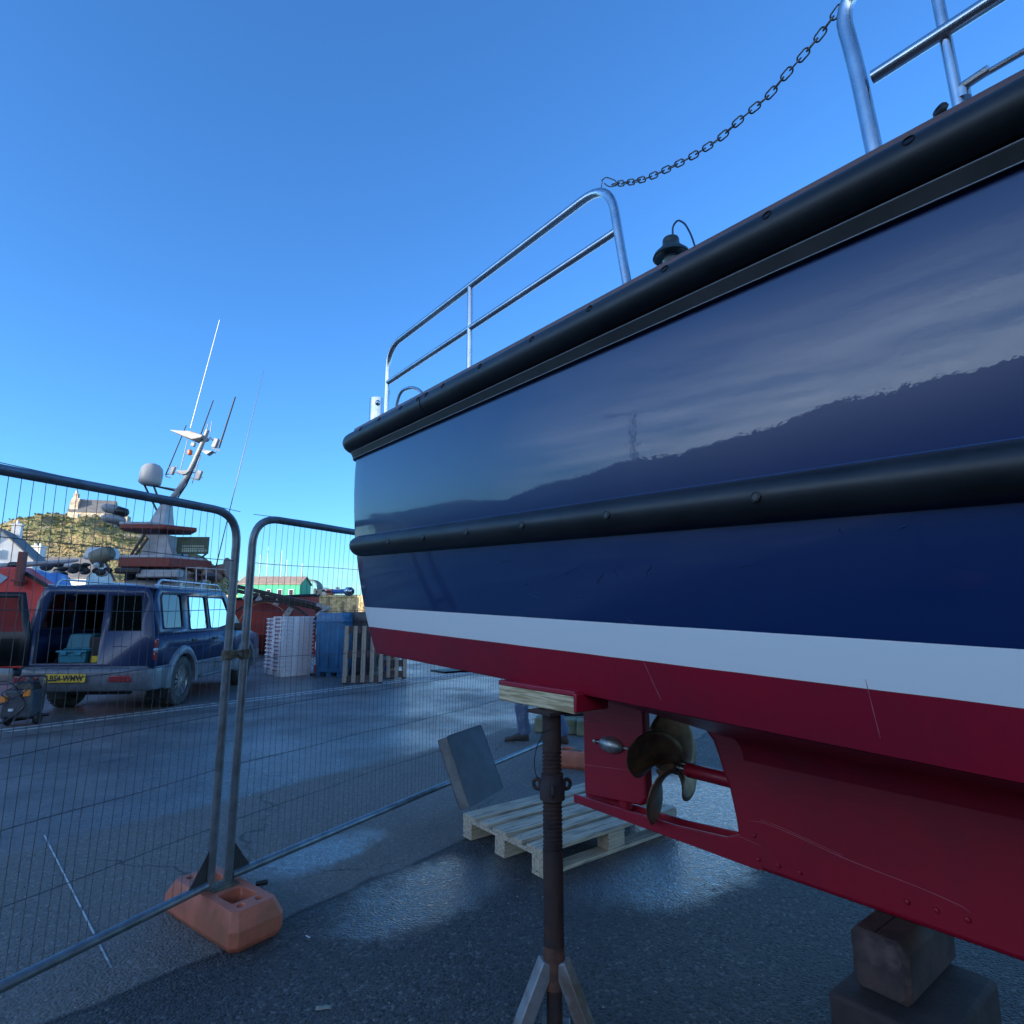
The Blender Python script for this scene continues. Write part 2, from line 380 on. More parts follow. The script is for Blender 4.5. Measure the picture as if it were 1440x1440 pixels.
ground = g.build('ground', asph, angle=30); tag(ground, kind='structure')
# worn drains and painted lines (sheets 4 mm above the ground)
line_m = pbr('worn_white_paint', (.55, .55, .52), .7, c2=(.10, .10, .10), scale=9, lo=.50, hi=.66)
def strip(mb, p, q_, w):
    p, q_ = Vector((p[0], p[1], .004)), Vector((q_[0], q_[1], .004)); d = (q_ - p).normalized(); n = Vector((-d.y, d.x, 0)) * w / 2
    mb.add([p - n, q_ - n, q_ + n, p + n], [(0, 1, 2, 3)])
for i, off in enumerate((0.0, .22)):
    mk = MB(); a = Vector((-1.83, 13.4)); b_ = Vector((-6.2, 7.5)); u = (a - b_).normalized(); n = Vector((-u.y, u.x))
    strip(mk, (b_ - u * 9) + n * off, (a + u * 3.5) + n * off, .07)
    tag(mk.build('road_marking', line_m, fixn=False), kind='structure')
mk = MB(); a, b_ = GP(62, 1175), GP(156, 1362); strip(mk, a, b_, .008); strip(mk, GP(350, 1120), GP(352, 1118), .01)
tag(mk.build('chalk_marking', line_m, fixn=False), kind='structure')

def water_mat():
    m = pbr('sea_water', (.012, .03, .04), .08, bump=.4, bscale=1.1, bdist=.12, spec=.6); return m
w = MB(); w.add([(-3000, 30, -3.0), (3000, 30, -3.0), (3000, 6000, -3.0), (-3000, 6000, -3.0)], [(0, 1, 2, 3)])
tag(w.build('sea', water_mat()), kind='structure')

# headland with the chapel on it
hill_m = pbr('headland_scrub', (.26, .19, .085), .95, c2=(.14, .14, .05), scale=.16, lo=.42, hi=.58, detail=9, bump=1.0, bscale=.55, bdist=2.0, c3=(.34, .27, .16), scale3=.09, lo3=.56, hi3=.64)
HY = 250.0
prof = [(-400, 790), (-160, 775), (-60, 762), (0, 738), (28, 728), (55, 721), (82, 720), (102, 728), (130, 728), (150, 737), (175, 745), (205, 752), (235, 765), (262, 782), (290, 800), (312, 818), (335, 845), (350, 880)]
def hill_h(X, Y):
    px = 720 + X / (HY * .99) * FPX
    py = np.interp(px, [p[0] for p in prof], [p[1] for p in prof])
    H = DP(px, py, HY).z + 3
    d = (Y - HY) / 58.0
    k = max(0.0, 1 - abs(d) ** 1.7) if d < 0 else max(0.0, 1 - abs(d / 1.6) ** 1.7)
    n = mnoise.fractal(Vector((X * .035, Y * .035, 0)), 1.0, 2.0, 6)
    n2 = mnoise.fractal(Vector((X * .14, Y * .14, 4)), 1.0, 2.0, 4)
    return H * k - 3.4 + (n * 2.6 + n2 * 1.2) * min(1, k * 2.2)
rows = []
for j in range(70):
    Y = HY - 62 + j * 2.2
    rows.append([(X, Y, hill_h(X, Y)) for X in np.arange(-330, -100, 2.2)])
hb = MB(); hb.grid(rows); tag(hb.build('hill', hill_m, fixn=False, angle=180), kind='structure')
# scrub growing on the headland: too many to count
sm = MB(); rs = random.Random(3)
for i in range(1500):
    X = rs.uniform(-235, -112); Y = rs.uniform(HY - 50, HY + 8); z = hill_h(X, Y)
    if z < 1: continue
    r_ = rs.uniform(.4, 1.05); q1 = []
    for k in range(3):
        cx, cy, cz = X + rs.uniform(-r_, r_), Y + rs.uniform(-r_, r_), z + rs.uniform(0, r_ * .5); rr = r_ * rs.uniform(.5, .9)
        vs = [Vector((cx + rr * x * rs.uniform(.7, 1.2), cy + rr * y * rs.uniform(.7, 1.2), cz + rr * zz * rs.uniform(.5, .9))) for x, y, zz in ((1, 0, 0), (-1, 0, 0), (0, 1, 0), (0, -1, 0), (0, 0, 1), (0, 0, -1))]
        sm.add(vs, [(0, 2, 4), (2, 1, 4), (1, 3, 4), (3, 0, 4), (2, 0, 5), (1, 2, 5), (3, 1, 5), (0, 3, 5)], rs.choice((0, 0, 1, 2)))
shr = [pbr('scrub_green', (.12, .135, .04), .95), pbr('scrub_bracken', (.27, .18, .08), .95), pbr('scrub_olive', (.20, .18, .065), .95)]
tag(sm.build('scrub', shr, fixn=False, angle=20), 'brown and green scrub covering the headland below the chapel', None, None, 'stuff')

# the shaded hillside behind the photographer that keeps the yard out of the sun and shows in the glossy hull
def back_h(th, r_):
    dg = math.degrees(th); base = float(np.interp(dg, [150, 172, 190, 200, 212, 225, 250, 275, 300, 318], [5, 6.5, 9.0, 11.0, 13.2, 15.5, 17, 16, 12, 9])) + .45 * math.sin(th * 17) + .3 * math.sin(th * 41)
    n = mnoise.fractal(Vector((math.cos(th) * 6, math.sin(th) * 6, r_ * .03)), 1.0, 2.0, 5) * 2.0
    k = min(1.0, max(0.0, (r_ - 62) / 60)); return (math.tan(R(base)) * r_ + n) * k ** .6 + (1.1 * mnoise.fractal(Vector((th * 55, r_ * .1, 3)), 1.0, 2.0, 4) if r_ > 110 else 0) - .3
rows = []
for j in range(26):
    r_ = 60 + j * 3.2
    rows.append([(math.cos(th) * r_, math.sin(th) * r_, back_h(th, r_)) for th in np.linspace(R(152), R(318), 520)])
bh = MB(); bh.grid(rows); tag(bh.build('hill', pbr('wooded_hillside', (.035, .045, .018), .95, c2=(.07, .06, .03), scale=.2, bump=1, bscale=.6, bdist=1.5), fixn=False, angle=180), kind='structure')

lamp_post = thing('street_lamp', 'tall grey street lamp standing in the yard to the left of the photographer', 'street lamp', (-30, 2.2, 0))
q_ = MB(); q_.tube([(0, 0, 0), (0, 0, 4), (0, 0, 10.4)], [.16, .12, .07], 12); q_.tube([(0, 0, 10.3), (.0, .3, 10.6), (0, 1.0, 10.7)], .05, 8); q_.build('pole', grey_paint, lamp_post)
q_ = MB(); q_.box((0, 1.2, 10.68), (.30, .8, .14), taper=(.8, .9)); q_.build('lamp_head', grey_paint, lamp_post, bevel=.03)

# ------------------------------------------------------------------ far buildings
stone_l = pbr('pale_rendered_stone', (.62, .50, .36), .9, c2=(.38, .29, .2), scale=.5, bump=.4, bscale=2, bdist=.2)
slate = pbr('slate_roof', (.10, .10, .105), .75, c2=(.15, .14, .14), scale=.8, bump=.3, bscale=3, bdist=.1)
render_w = pbr('white_render', (.70, .70, .68), .85, c2=(.58, .58, .57), scale=.7)
win_dk = pbr('window_dark', (.03, .035, .045), .15)
def house(name, label, cat, loc, rz, w_, d_, eave, ridge, wall_m, roof_m, wins=(), chimneys=(), group=None, over=.25):
    """gable ends face local -x and +x; ridge along x"""
    root = thing(name, label, cat, loc, rz, group)
    b = MB(); b.prism([(-d_ / 2, 0), (d_ / 2, 0), (d_ / 2, eave), (0, ridge), (-d_ / 2, eave)], lambda a, z, t: Vector((t, a, z)), -w_ / 2, w_ / 2); b.build('wall', wall_m, root)
    r_ = MB(); sl = (ridge - eave) / (d_ / 2)
    for sg in (-1, 1):
        y0, z0 = sg * (d_ / 2 + over), eave - over * sl + .04
        poly = [(0, ridge + .04), (y0, z0), (y0, z0 + .16), (0, ridge + .22)]
        r_.prism(poly, lambda a, z, t: Vector((t, a, z)), -w_ / 2 - over, w_ / 2 + over)
    rf = r_.build('roof', roof_m, root)
    for x, y, s_, h_ in chimneys:
        c = MB(); c.box((x, y, ridge + h_ / 2 - .6), (s_, s_ * .8, h_ + .8)); c.box((x, y, ridge + h_ + .0), (s_ * 1.15, s_ * .95, .18)); 
        for k in (-1, 1): c.lathe([(s_ * .13, 0), (s_ * .11, .4)], (x + k * s_ * .22, y, ridge + h_ + .08), n=8)
        c.build('chimney', wall_m, rf)
    for side, a, z, ww, hh in wins:
        f = MB(); p = MB()
        if side in 'lr':
            x = (-w_ / 2 if side == 'l' else w_ / 2); o_ = -.03 if side == 'l' else .03
            f.box((x + o_, a, z), (.12, ww + .2, hh + .2)); p.box((x + o_ * 2.6, a, z), (.06, ww, hh))
        else:
            y = -d_ / 2; f.box((a, y - .03, z), (ww + .2, .12, hh + .2)); p.box((a, y - .08, z), (ww, .06, hh))
        fo = f.build('window', white_pl, root); p.build('pane', win_dk, fo)
    return root
# chapel on the headland
cz = 38.5
chp = house('chapel', 'small stone chapel with slate roof on top of the headland', 'chapel', (DP(131, 725, HY).x, HY, cz), R(18), 16, 7.5, 4.6, 10.2, stone_l, slate,
      wins=(('f', -4, 2.6, .8, 1.6), ('f', 1, 2.6, .8, 1.6), ('f', 4.5, 2.6, .8, 1.6), ('l', 0, 3.6, 1.2, 2.2)))
tw = MB(); tw.box((-6.3, -1.6, 4.3), (3.0, 3.4, 8.6)); tw.box((-6.9, 0, 9.8), (1.6, 2.0, 5.6)); tw.prism([(-1.7, 8.6), (1.7, 8.6), (0, 10.6)], lambda a, z, t: Vector((t, a - 1.6, z)), -7.8, -4.8)
tw.build('tower', stone_l, chp)
lt = MB(); lt.lathe([(.6, 0), (.6, .9), (.7, 1.0), (.1, 1.5)], (-6.9, 0, 12.6), n=10); lt.build('lantern', render_w, chp)
an = MB(); an.box((10.5, 0, 1.9), (6, 5, 3.8)); an.build('annexe', stone_l, chp)
# houses below the hill
house('white_house', 'white gabled house at the left edge below the headland', 'house', (DP(8, 800, 68).x, 68, 0), R(-62), 9, 6.6, 7.0, 10.3, render_w, slate,
      wins=(('r', 0.6, 5.3, .8, 1.0), ('r', -1.8, 2.9, .9, 1.0), ('r', 1.8, 2.9, .9, 1.0), ('r', 0, 7.6, .7, .8), ('f', 1, 5.4, .9, 1.1), ('f', 3.2, 5.4, .9, 1.1)), chimneys=((-2.5, 0, 1.1, 1.4),))
house('cottage', 'low cottage with long grey roof and a white chimney', 'house', (DP(92, 800, 82).x, 82, 0), R(4), 9.5, 6, 6.0, 8.7, render_w, slate,
      wins=(('f', -2, 4.4, .9, 1.0), ('f', 1.5, 4.4, .9, 1.0)), chimneys=((-4.0, 0, 1.5, 1.6),))
# shed and pier on the far side of the harbour
PY_ = 118.0
pier_m = pbr('old_pier_stone', (.62, .48, .27), .92, c2=(.44, .34, .18), scale=1.6, lo=.44, hi=.56, bump=1, bscale=2.2, bdist=.4, c3=(.36, .29, .13), scale3=.7, lo3=.5, hi3=.62)
pb = MB(); x0 = DP(300, 850, PY_).x; x1 = 60
pb.box(((x0 + x1) / 2, PY_ + 9, .6), (x1 - x0, 18, 7.4)); pb.box(((x0 + x1) / 2, PY_ + .2, 4.45), (x1 - x0 + .4, .8, .5), m=0)
pier = pb.build('pier', pier_m, bevel=.05); tag(pier, kind='structure')
pile_m = pbr('pier_timber', (.30, .22, .12), .9, c2=(.15, .12, .08), scale=.8)
for i, px in enumerate((428, 438, 452, 462, 482, 497, 512)):
    q_ = MB(); xx = DP(px, 850, PY_).x; q_.beam((xx - .2, PY_ - .75, -3.5), (xx + .15, PY_ - .3, 4.3 - (i % 3) * .8), .38, .38); q_.beam((xx - .05, PY_ - .95, 2.2), (xx - .05, PY_ + .0, 2.2), .2, .2)
    o = q_.build('timber_pile', pile_m, bevel=.03); tag(o, ('short', 'tall', 'leaning', 'thick', 'weathered', 'dark', 'last')[i] + ' timber fender pile on the sunlit pier wall, ' + ('first', 'second', 'third', 'fourth', 'fifth', 'sixth', 'seventh')[i] + ' from the green shed', 'pile', 'timber piles on the far pier')
green_m = pbr('green_shed_cladding', (.02, .36, .19), .6, c2=(.03, .30, .17), scale=.6)
tile_m = pbr('faded_tile_roof', (.33, .24, .19), .9, c2=(.25, .19, .16), scale=.9)
XA, XB = DP(338, 830, 112).x, DP(424, 830, 112).x
gs = house('harbour_shed', 'long green shed with faded brown roof on the far quay', 'shed', ((XA + XB) / 2, 114, 2.0), 0, XB - XA, 6, 4.5, 5.9, green_m, tile_m,
    wins=[('f', -4.2 + k * 2.1, 3.0, .7, .9) for k in range(5)])
sb = MB(); sb.box(((XA + XB) / 2 - 3, 112, -.6), (XB - XA + 8, 10, 5.2)); tag(sb.build('pier', pier_m), kind='structure')
# arched shelter and clutter on the pier
pzt = 4.72
ar = thing('boat_shelter', 'dark arched shelter on the far pier beside the green shed', 'shelter', (DP(436, 830, PY_ + 3).x, PY_ + 3, 4.3))
q_ = MB(); arc = [(2.2 * math.cos(t), 1.6 + 2.0 * math.sin(t)) for t in np.linspace(0, math.pi, 14)]
outer = arc + [(-1.95, 1.6)] + [(1.95 * math.cos(t), 1.6 + 1.75 * math.sin(t)) for t in np.linspace(math.pi, 0, 14)]
q_.prism(outer, lambda a, z, t: Vector((a, t, z)), -1.6, 1.6); q_.build('roof', pbr('shelter_sheet', (.09, .12, .11), .6), ar)
for sx in (-2.05, 2.05): q_ = MB(); q_.box((sx, 0, .8), (.2, 3, 1.6)); q_.build('wall', stone_l, ar)
q_ = MB(); q_.box((-.4, .6, 1.1), (.5, .5, 2.2)); q_.box((.8, .5, .9), (.4, .4, 1.8)); q_.build('post', render_w, ar)
clut = [(463, 'red_container', 'red storage container', (.55, .10, .04), 2.2, 1.5), (455, 'white_van', 'white panel van', (.75, .75, .75), 2.0, 1.8), (447, 'white_tank', 'white water tank', (.7, .72, .74), 1.3, 1.5)]
for px, nm, lb, c_, w_, h_ in clut:
    q_ = thing(nm, lb + ' parked on the far pier top', lb.split()[-1], (DP(px, 830, PY_ + 4.5).x, PY_ + 4.5, 4.3))
    b = MB(); b.box((0, 0, h_ / 2 + .2), (w_, 1.4, h_), taper=(.94, .9)); b.build('body', pbr(nm + '_paint', c_, .5), q_, bevel=.12)
    b = MB(); b.box((0, -.69, h_ * .75), (w_ * .55, .06, h_ * .25)); b.build('window' if 'van' in nm else 'door', win_dk, q_)
    b = MB(); 
    for sx in (-1, 1): b = MB(); b.lathe([(.3, -.1), (.3, .1)], (sx * w_ * .33, -.6, .3), Matrix.Rotation(R(90), 3, 'X'), 12); b.build('wheel' if 'van' in nm else 'skid', rub_black, q_)
def dinghy(px, py, Y, L_, c_, label, rz=0.0):
    root = thing('moored_boat', label, 'boat', (DP(px, py, Y).x, Y, DP(px, py, Y).z), rz, 'small boats along the far pier')
    secs = []
    for t in np.linspace(0, 1, 9):
        w_ = .7 * (1 - t ** 3) + .05; sh = .2 * t * t
        secs.append([((t - .5) * L_, -w_ * k, z + (sh if z > .3 else 0)) for k, z in ((1, .8), (.85, .3), (.2, 0), (-.2, 0), (-.85, .3), (-1, .8))])
    b = MB(); b.grid(secs, closed=True); b.build('hull', pbr('dinghy_paint', c_, .4), root)
    b = MB(); b.box((-L_ * .08, 0, 1.05), (L_ * .28, 1.0, .6), taper=(.8, .85)); b.build('cabin', render_w, root, bevel=.05)
    b = MB(); b.box((-L_ * .08, 0, 1.12), (L_ * .25, 1.03, .2)); b.build('window', win_dk, root)
dinghy(476, 835, PY_ + 2.5, 2.6, (.04, .12, .42), 'blue and white cabin boat laid up on the far pier, nearer the shed', .1)
dinghy(490, 835, PY_ + 3.0, 2.4, (.10, .25, .55), 'pale blue cabin boat laid up on the far pier, nearer the blue hull', -.1)
# yachts behind the shed; only their masts clear the roof
mast_m = pbr('yacht_mast', (.78, .78, .78), .4)
for i, (px, top) in enumerate(((349, 770), (357, 780), (368, 768), (378, 782), (389, 774), (398, 787), (421, 792))):
    Y = 150 + (i * 7) % 20; base = DP(px, 850, Y)
    root = thing('yacht', 'white yacht behind the green shed, its bare mast ' + ('first', 'second', 'third', 'fourth', 'fifth', 'sixth', 'last')[i] + ' from the left', 'yacht', (base.x, Y, -3.0), R(20 + i * 13), 'yachts moored behind the shed')
    h_ = DP(px, top, Y).z + 3
    b = MB(); secs = []
    for t in np.linspace(0, 1, 11):
        w_ = 1.5 * math.sin(math.pi * min(1, .25 + t * .75)) ** .7 + .03
        secs.append([((t - .5) * 9, -w_ * k, z) for k, z in ((1, 1.3), (.9, .5), (.1, -.2), (-.1, -.2), (-.9, .5), (-1, 1.3))])
    b.grid(secs, closed=True); b.build('hull', render_w, root)
    b = MB(); b.box((0, 0, 1.5), (4, 1.6, .5), taper=(.8, .8)); b.build('cabin', render_w, root, bevel=.08)
    b = MB(); b.tube([(.8, 0, 1.3), (.8, 0, h_)], .07, 6); b.tube([(.8, -.9, h_ * .6), (.8, .9, h_ * .6)], .03, 5); b.build('mast', mast_m, root)
    b = MB(); b.tube([(.8, 0, 2.4), (-2.8, 0, 2.5)], .09, 6); b.build('boom', mast_m, root)
    b = MB()
    for e in ((4.4, 0, 1.4), (-4.4, 0, 1.4), (.8, 1.3, 1.3), (.8, -1.3, 1.3)): b.tube([(.8, 0, h_ * .97), e], .012, 4)
    b.build('rigging', wire_m, root)
# ================================================================== THE BLUE BOAT
# boat frame: x = towards the stern, y = towards the camera side, z up; origin on the centreline at the keel heel
BU, BV = Vector((-.6173, .7868, 0)), Vector((-.7868, -.6173, 0)); BO = Vector((1.0, 2.8, 0)); BRZ = math.atan2(.7868, -.6173)
def to_boat(p): d = Vector(p) - BO; return Vector((d.dot(BU), d.dot(BV), p[2]))
def BL(px, py, l):       # pixel -> boat coordinates on the plane y = l
    d = ray(px, py); o = Vector((0, 0, CAMZ)); t = (l - (o - BO).dot(BV)) / d.dot(BV); return to_boat(o + d * t)
def BS(px, py, s):       # pixel -> boat coordinates on the plane x = s
    d = ray(px, py); o = Vector((0, 0, CAMZ)); t = (s - (o - BO).dot(BU)) / d.dot(BU); return to_boat(o + d * t)
boat = thing('workboat', 'navy blue workboat with white waterline stripe and dark red bottom, propped ashore', 'boat', BO, BRZ)
ST = 1.53
def hull_paint(name, c, rough, coat, bump=.05, bscale=60., bd=.002, c2=None, scr=False):
    m = pbr(name, c, rough, coat=coat, coat_r=.02, c2=c2, scale=2.2, lo=.45, hi=.62)
    N, L = m.node_tree.nodes, m.node_tree.links; b = N['Principled BSDF']; tc = N.new('ShaderNodeTexCoord')
    n1 = N.new('ShaderNodeTexNoise'); n1.inputs['Scale'].default_value = bscale; n1.inputs['Detail'].default_value = 2; L.new(tc.outputs['Object'], n1.inputs['Vector'])
    n2 = N.new('ShaderNodeTexNoise'); n2.inputs['Scale'].default_value = 1.6; n2.inputs['Detail'].default_value = 1.5; L.new(tc.outputs['Object'], n2.inputs['Vector'])
    b1 = N.new('ShaderNodeBump'); b1.inputs['Strength'].default_value = bump; b1.inputs['Distance'].default_value = bd; L.new(n1.outputs['Fac'], b1.inputs['Height'])
    b2 = N.new('ShaderNodeBump'); b2.inputs['Strength'].default_value = .12; b2.inputs['Distance'].default_value = .03; L.new(n2.outputs['Fac'], b2.inputs['Height']); L.new(b1.outputs[0], b2.inputs['Normal'])
    L.new(b2.outputs[0], b.inputs['Normal']); L.new(b2.outputs[0], b.inputs['Coat Normal'])
    return m
navy = hull_paint('navy_gloss_paint', (.0005, .020, .098), .3, .72, bump=.05, bscale=60)
whitep = hull_paint('white_boot_stripe', (.82, .85, .85), .42, .15)
redp = hull_paint('red_antifouling', (.32, .003, .022), .45, .12, bump=.2, bscale=40, c2=(.25, .006, .024))
PZ = [1.23, 1.37, 1.477, 1.81, 2.0, 2.15, 2.33, 2.44]; PL = [1.06, 1.108, 1.138, 1.20, 1.222, 1.228, 1.222, 1.212]
cf = np.polyfit(PZ, PL, 3)
def gtrim(s, z):
    'sheer: the topsides rise a little forward'
    return trim(s) + .012 * (ST - max(s, -3)) * min(1, max(0, (z - 1.85) / .5))
def taper(s):
    if s > -3: return 1.0 + .10 * (1 - ((s + 1.0) / 2.53) ** 2 if s > -1.0 else 1) * 0
    return math.cos(min(1, (-3 - s) / 5.6) * math.pi / 2) ** .75
def trim(s): return .033 * (s - ST) if s > -3 else .033 * (-3 - ST) + .05 * (-3 - s) ** 1.4
def outline_at(L0, side_only=False):
    """plan outline of the hull at half-breadth L0: from bow along the camera side, round the transom, back along the far side; (s, l, nx, ny)"""
    r_ = .07; P = []
    ss = list(np.linspace(-8.55, -3, 16)) + list(np.linspace(-2.8, ST - r_ - .0, 40))
    for s in ss:
        w_ = L0 * taper(s) ; P.append((s, max(w_, .01), 0, 1))
    for k in range(1, 8):
        a = math.pi / 2 * k / 8; P.append((ST - r_ + r_ * math.sin(a), L0 - r_ + r_ * math.cos(a), math.sin(a), math.cos(a)))
    tr = [(ST, l, 1, 0) for l in np.linspace(L0 - r_, 0, 12)]
    P += tr; half = list(P)
    for (s, l, nx, ny) in reversed(half[:-1]): P.append((s, -l, nx, -ny))
    # true outward normals
    Q = []
    for i, p in enumerate(P):
        a, b_ = P[max(i - 1, 0)], P[min(i + 1, len(P) - 1)]; tx, ty = b_[0] - a[0], b_[1] - a[1]; ln = math.hypot(tx, ty) or 1
        Q.append((p[0], p[1], -ty / ln * 1.0, tx / ln * 1.0))
    # orientation: make normals point outwards
    return [(s, l, nx if nx * 1 + ny * l >= -9 else nx, ny) for s, l, nx, ny in Q]
def outn(P):
    res = []
    for s, l, nx, ny in P:
        if (ny * l < 0 and abs(l) > .3) or (abs(l) <= .3 and s > 0 and nx < 0): nx, ny = -nx, -ny
        res.append((s, l, nx, ny))
    return res
def zc_(s):
    if s >= ST: return 1.02
    t = min(1, max(0, (s + .15) / 1.0)); t = t * t * (3 - 2 * t); return .875 + .11 * t + .03 * max(0, s - .8)
def chine_z(s): return 1.228 + trim(s)
def bottom_z(s, l):
    u = min(1, abs(l) / max(.05, 1.06 * taper(s))); return zc_(s) + (chine_z(s) - zc_(s)) * (1 - (1 - u) ** 1.12)
levels = [1.23, 1.26, 1.31, 1.371, 1.40, 1.44, 1.477, 1.55, 1.64, 1.73, 1.81, 1.90, 2.0, 2.1, 2.2, 2.3, 2.38, 2.435]
rows = []
for z in levels:
    L0 = float(np.polyval(cf, z)) if z > 1.231 else 1.06
    P = outline_at(L0); row = []
    for s, l, nx, ny in P:
        zz = z + gtrim(s, z) + (.0011 * mnoise.noise(Vector((s * 9, z * 40, l))) if z in (1.371, 1.477) else 0)
        if z <= 1.231 and s >= ST - .002: zz = bottom_z(ST, l)
        row.append((s, l, zz))
    rows.append(row)
def lvl_mat(i, j): return 2 if levels[i] < 1.37 else (1 if levels[i] < 1.476 else 0)
h = MB(); h.grid(rows, mfn=lvl_mat)
# bottom, chine to chine
brow = []
for s in list(np.linspace(-8.5, -3, 14)) + list(np.linspace(-2.8, .0, 18)) + list(np.linspace(.08, ST, 18)):
    w_ = 1.06 * taper(s) - (.03 if s > ST - .02 else 0); w_ = max(w_, .01)
    brow.append([(s, w_ * u, bottom_z(s, w_ * u)) for u in np.linspace(-1, 1, 41)])
h.grid(brow, m=2)
hull = h.build('hull', [navy, whitep, redp], boat, angle=32, fixn=True)
# deck
d_ = MB(); rowd = []
for s in list(np.linspace(-8.2, -3, 10)) + list(np.linspace(-2.5, ST - .12, 8)):
    w_ = (1.13) * taper(s); rowd.append([(s, w_ * u, 2.16 + trim(s) + .03 * (1 - u * u)) for u in np.linspace(-1, 1, 9)])
d_.grid(rowd); d_.build('deck', pbr('deck_paint', (.30, .32, .33), .8, bump=.3, bscale=200, bdist=.002), boat, solid=.03)
def sweep(prof_, L0, z0, mat_, name, smax=None, bolts=None, closed=True, rng_=None, label=None):
    P = outn(outline_at(L0)); P = P if rng_ is None else P[rng_[0]:rng_[1]]
    mb = MB(); rr_ = []
    for s, l, nx, ny in P: rr_.append([(s + nx * o, l + ny * o, z0 + dz + gtrim(s, z0)) for o, dz in prof_])
    mb.grid(rr_, closed=closed)
    return mb
# cap rail and inner bulwark
cap = sweep([(-.12, .012), (.0, .012), (.03, .012), (.03, .045), (.0, .052), (-.12, .052)], 1.212, 2.42, varnish, 'cap'); cap.build('cap_rail', varnish, boat, bevel=.004)
inn = sweep([(-.09, -.28), (-.06, -.28), (-.06, .012), (-.09, .012)], 1.212, 2.42, None, 'b'); inn.build('bulwark', pbr('inner_bulwark_paint', (.55, .56, .56), .5), boat)
# black D-section gunwale fender with its flange
def arcp(cx, cz, rx, rz_, a0, a1, n):
    return [(cx + rx * math.cos(a), cz + rz_ * math.sin(a)) for a in np.linspace(R(a0), R(a1), n)]
fp = [(0, .005)] + arcp(.028, -.047, .060, .051, 92, -92, 15) + [(.032, -.101), (.032, -.105), (.038, -.108), (.025, -.139), (.0, -.141)]
fen = sweep(fp, 1.212, 2.432, rub_black, 'f')
fo = fen.build('gunwale_fender', rub_black, boat, angle=28)
# fine pale seams on the underside of the fender
sm_ = MB()
for o, dz in ((.039, -.1055), (.0265, -.139)):
    P = outn(outline_at(1.212)); sm_.tube([(s + nx * o, l + ny * o, 2.432 + dz + gtrim(s, 2.432)) for s, l, nx, ny in P if l > -.9 and s > -4], .0016, 5)
sm_.build('trim_seam', pbr('pale_sealant', (.25, .27, .30), .5), fo)
# countersunk bolt holes along it
hole_m = pbr('hole_black', (.002, .002, .002), .9)
for px, py in ((1277, 203), (1077, 305), (933, 381), (827, 440), (746, 483), (673, 521), (621, 545), (598, 556), (586, 562), (562, 573), (532, 588), (506, 600)):
    p = BL(px, py, 1.30); s = p.x
    if s > ST - .03: continue
    zc0 = 2.432 - .028 + trim(s); q_ = MB()
    a = R(22); c_ = Vector((s, 1.212 + .028 + .0595 * math.cos(a), 2.432 - .047 + .051 * math.sin(a) + gtrim(s, 2.43))); n_ = Vector((0, math.cos(a), math.sin(a)))
    rot = n_.to_track_quat('Z', 'Y').to_matrix()
    q_.lathe([(.0105, -.012), (.0120, .0014), (.0095, .0020), (.0080, -.006)], c_, rot, 16); q_.build('bolt_hole', hole_m, fo)
jt = MB(); pj = BL(590, 560, 1.30)
jt.prism([(o * 1.0 + .0008 if i else o, dz) for i, (o, dz) in enumerate(fp[:17])], lambda o, z, t: Vector((pj.x + t, 1.212 + o + .0012, 2.432 + z + gtrim(pj.x, 2.43))), -.0012, .0012); jt.build('fender_joint', hole_m, fo)
# mid-height rubbing strake on the camera side and its twin
for sg in (1, -1):
    mb = MB(); rws = []; L1 = float(np.polyval(cf, 1.80)); ss = [ST - .045, ST - .05, ST - .06, ST - .08, ST - .11, ST - .15] + list(np.linspace(ST - .25, -3, 24)) + list(np.linspace(-3.4, -7.6, 12))
    for i, s in enumerate(ss):
        k = (0.02, .35, .6, .82, .95, 1.0)[i] if i < 6 else 1.0
        row = []
        for o, dz in [(-.02, .054)] + arcp(.0, 0, .064, .054, 88, -88, 15) + [(-.02, -.054)]:
            z = 1.800 + dz * (k ** .5 if k < 1 else 1) + trim(s) * 1.15; L1 = float(np.polyval(cf, min(2.4, z - trim(s)))) * taper(s)
            row.append((s, sg * (L1 - .004 + o * (k if o > 0 else 1)), z))
        rws.append(row)
    mb.grid(rws, closed=True); st_ = mb.build('rubbing_strake', rub_black, boat, angle=40)
    if sg == 1:
        for px, py in ((1062, 701), (852, 731), (733, 748), (655, 757), (594, 765), (545, 770)):
            p = BL(px, py, 1.262); s = p.x; q_ = MB(); L1 = float(np.polyval(cf, 1.80))
            a = R(2); c_ = Vector((s, L1 + .0605, 1.80 + trim(s) * 1.15)); rot = Vector((0, 1, .05)).to_track_quat('Z', 'Y').to_matrix()
            q_.lathe([(.013, -.006), (.013, .0012), (.0105, .0018), (.0100, -.001), (.0085, -.001), (.0085, .0012), (.0010, .0014)], c_, rot, 6 if px > 1000 else 14); q_.build('bolt_plug', rub_black, st_)
# thin sealant line over the strake
q_ = MB(); q_.tube([(s, float(np.polyval(cf, 1.856)) + .001, 1.856 + trim(s) * 1.15) for s in np.linspace(ST - .1, -3, 40)], .0022, 5); q_.build('sealant_line', pbr('sealant_blue', (.05, .09, .2), .3), boat)
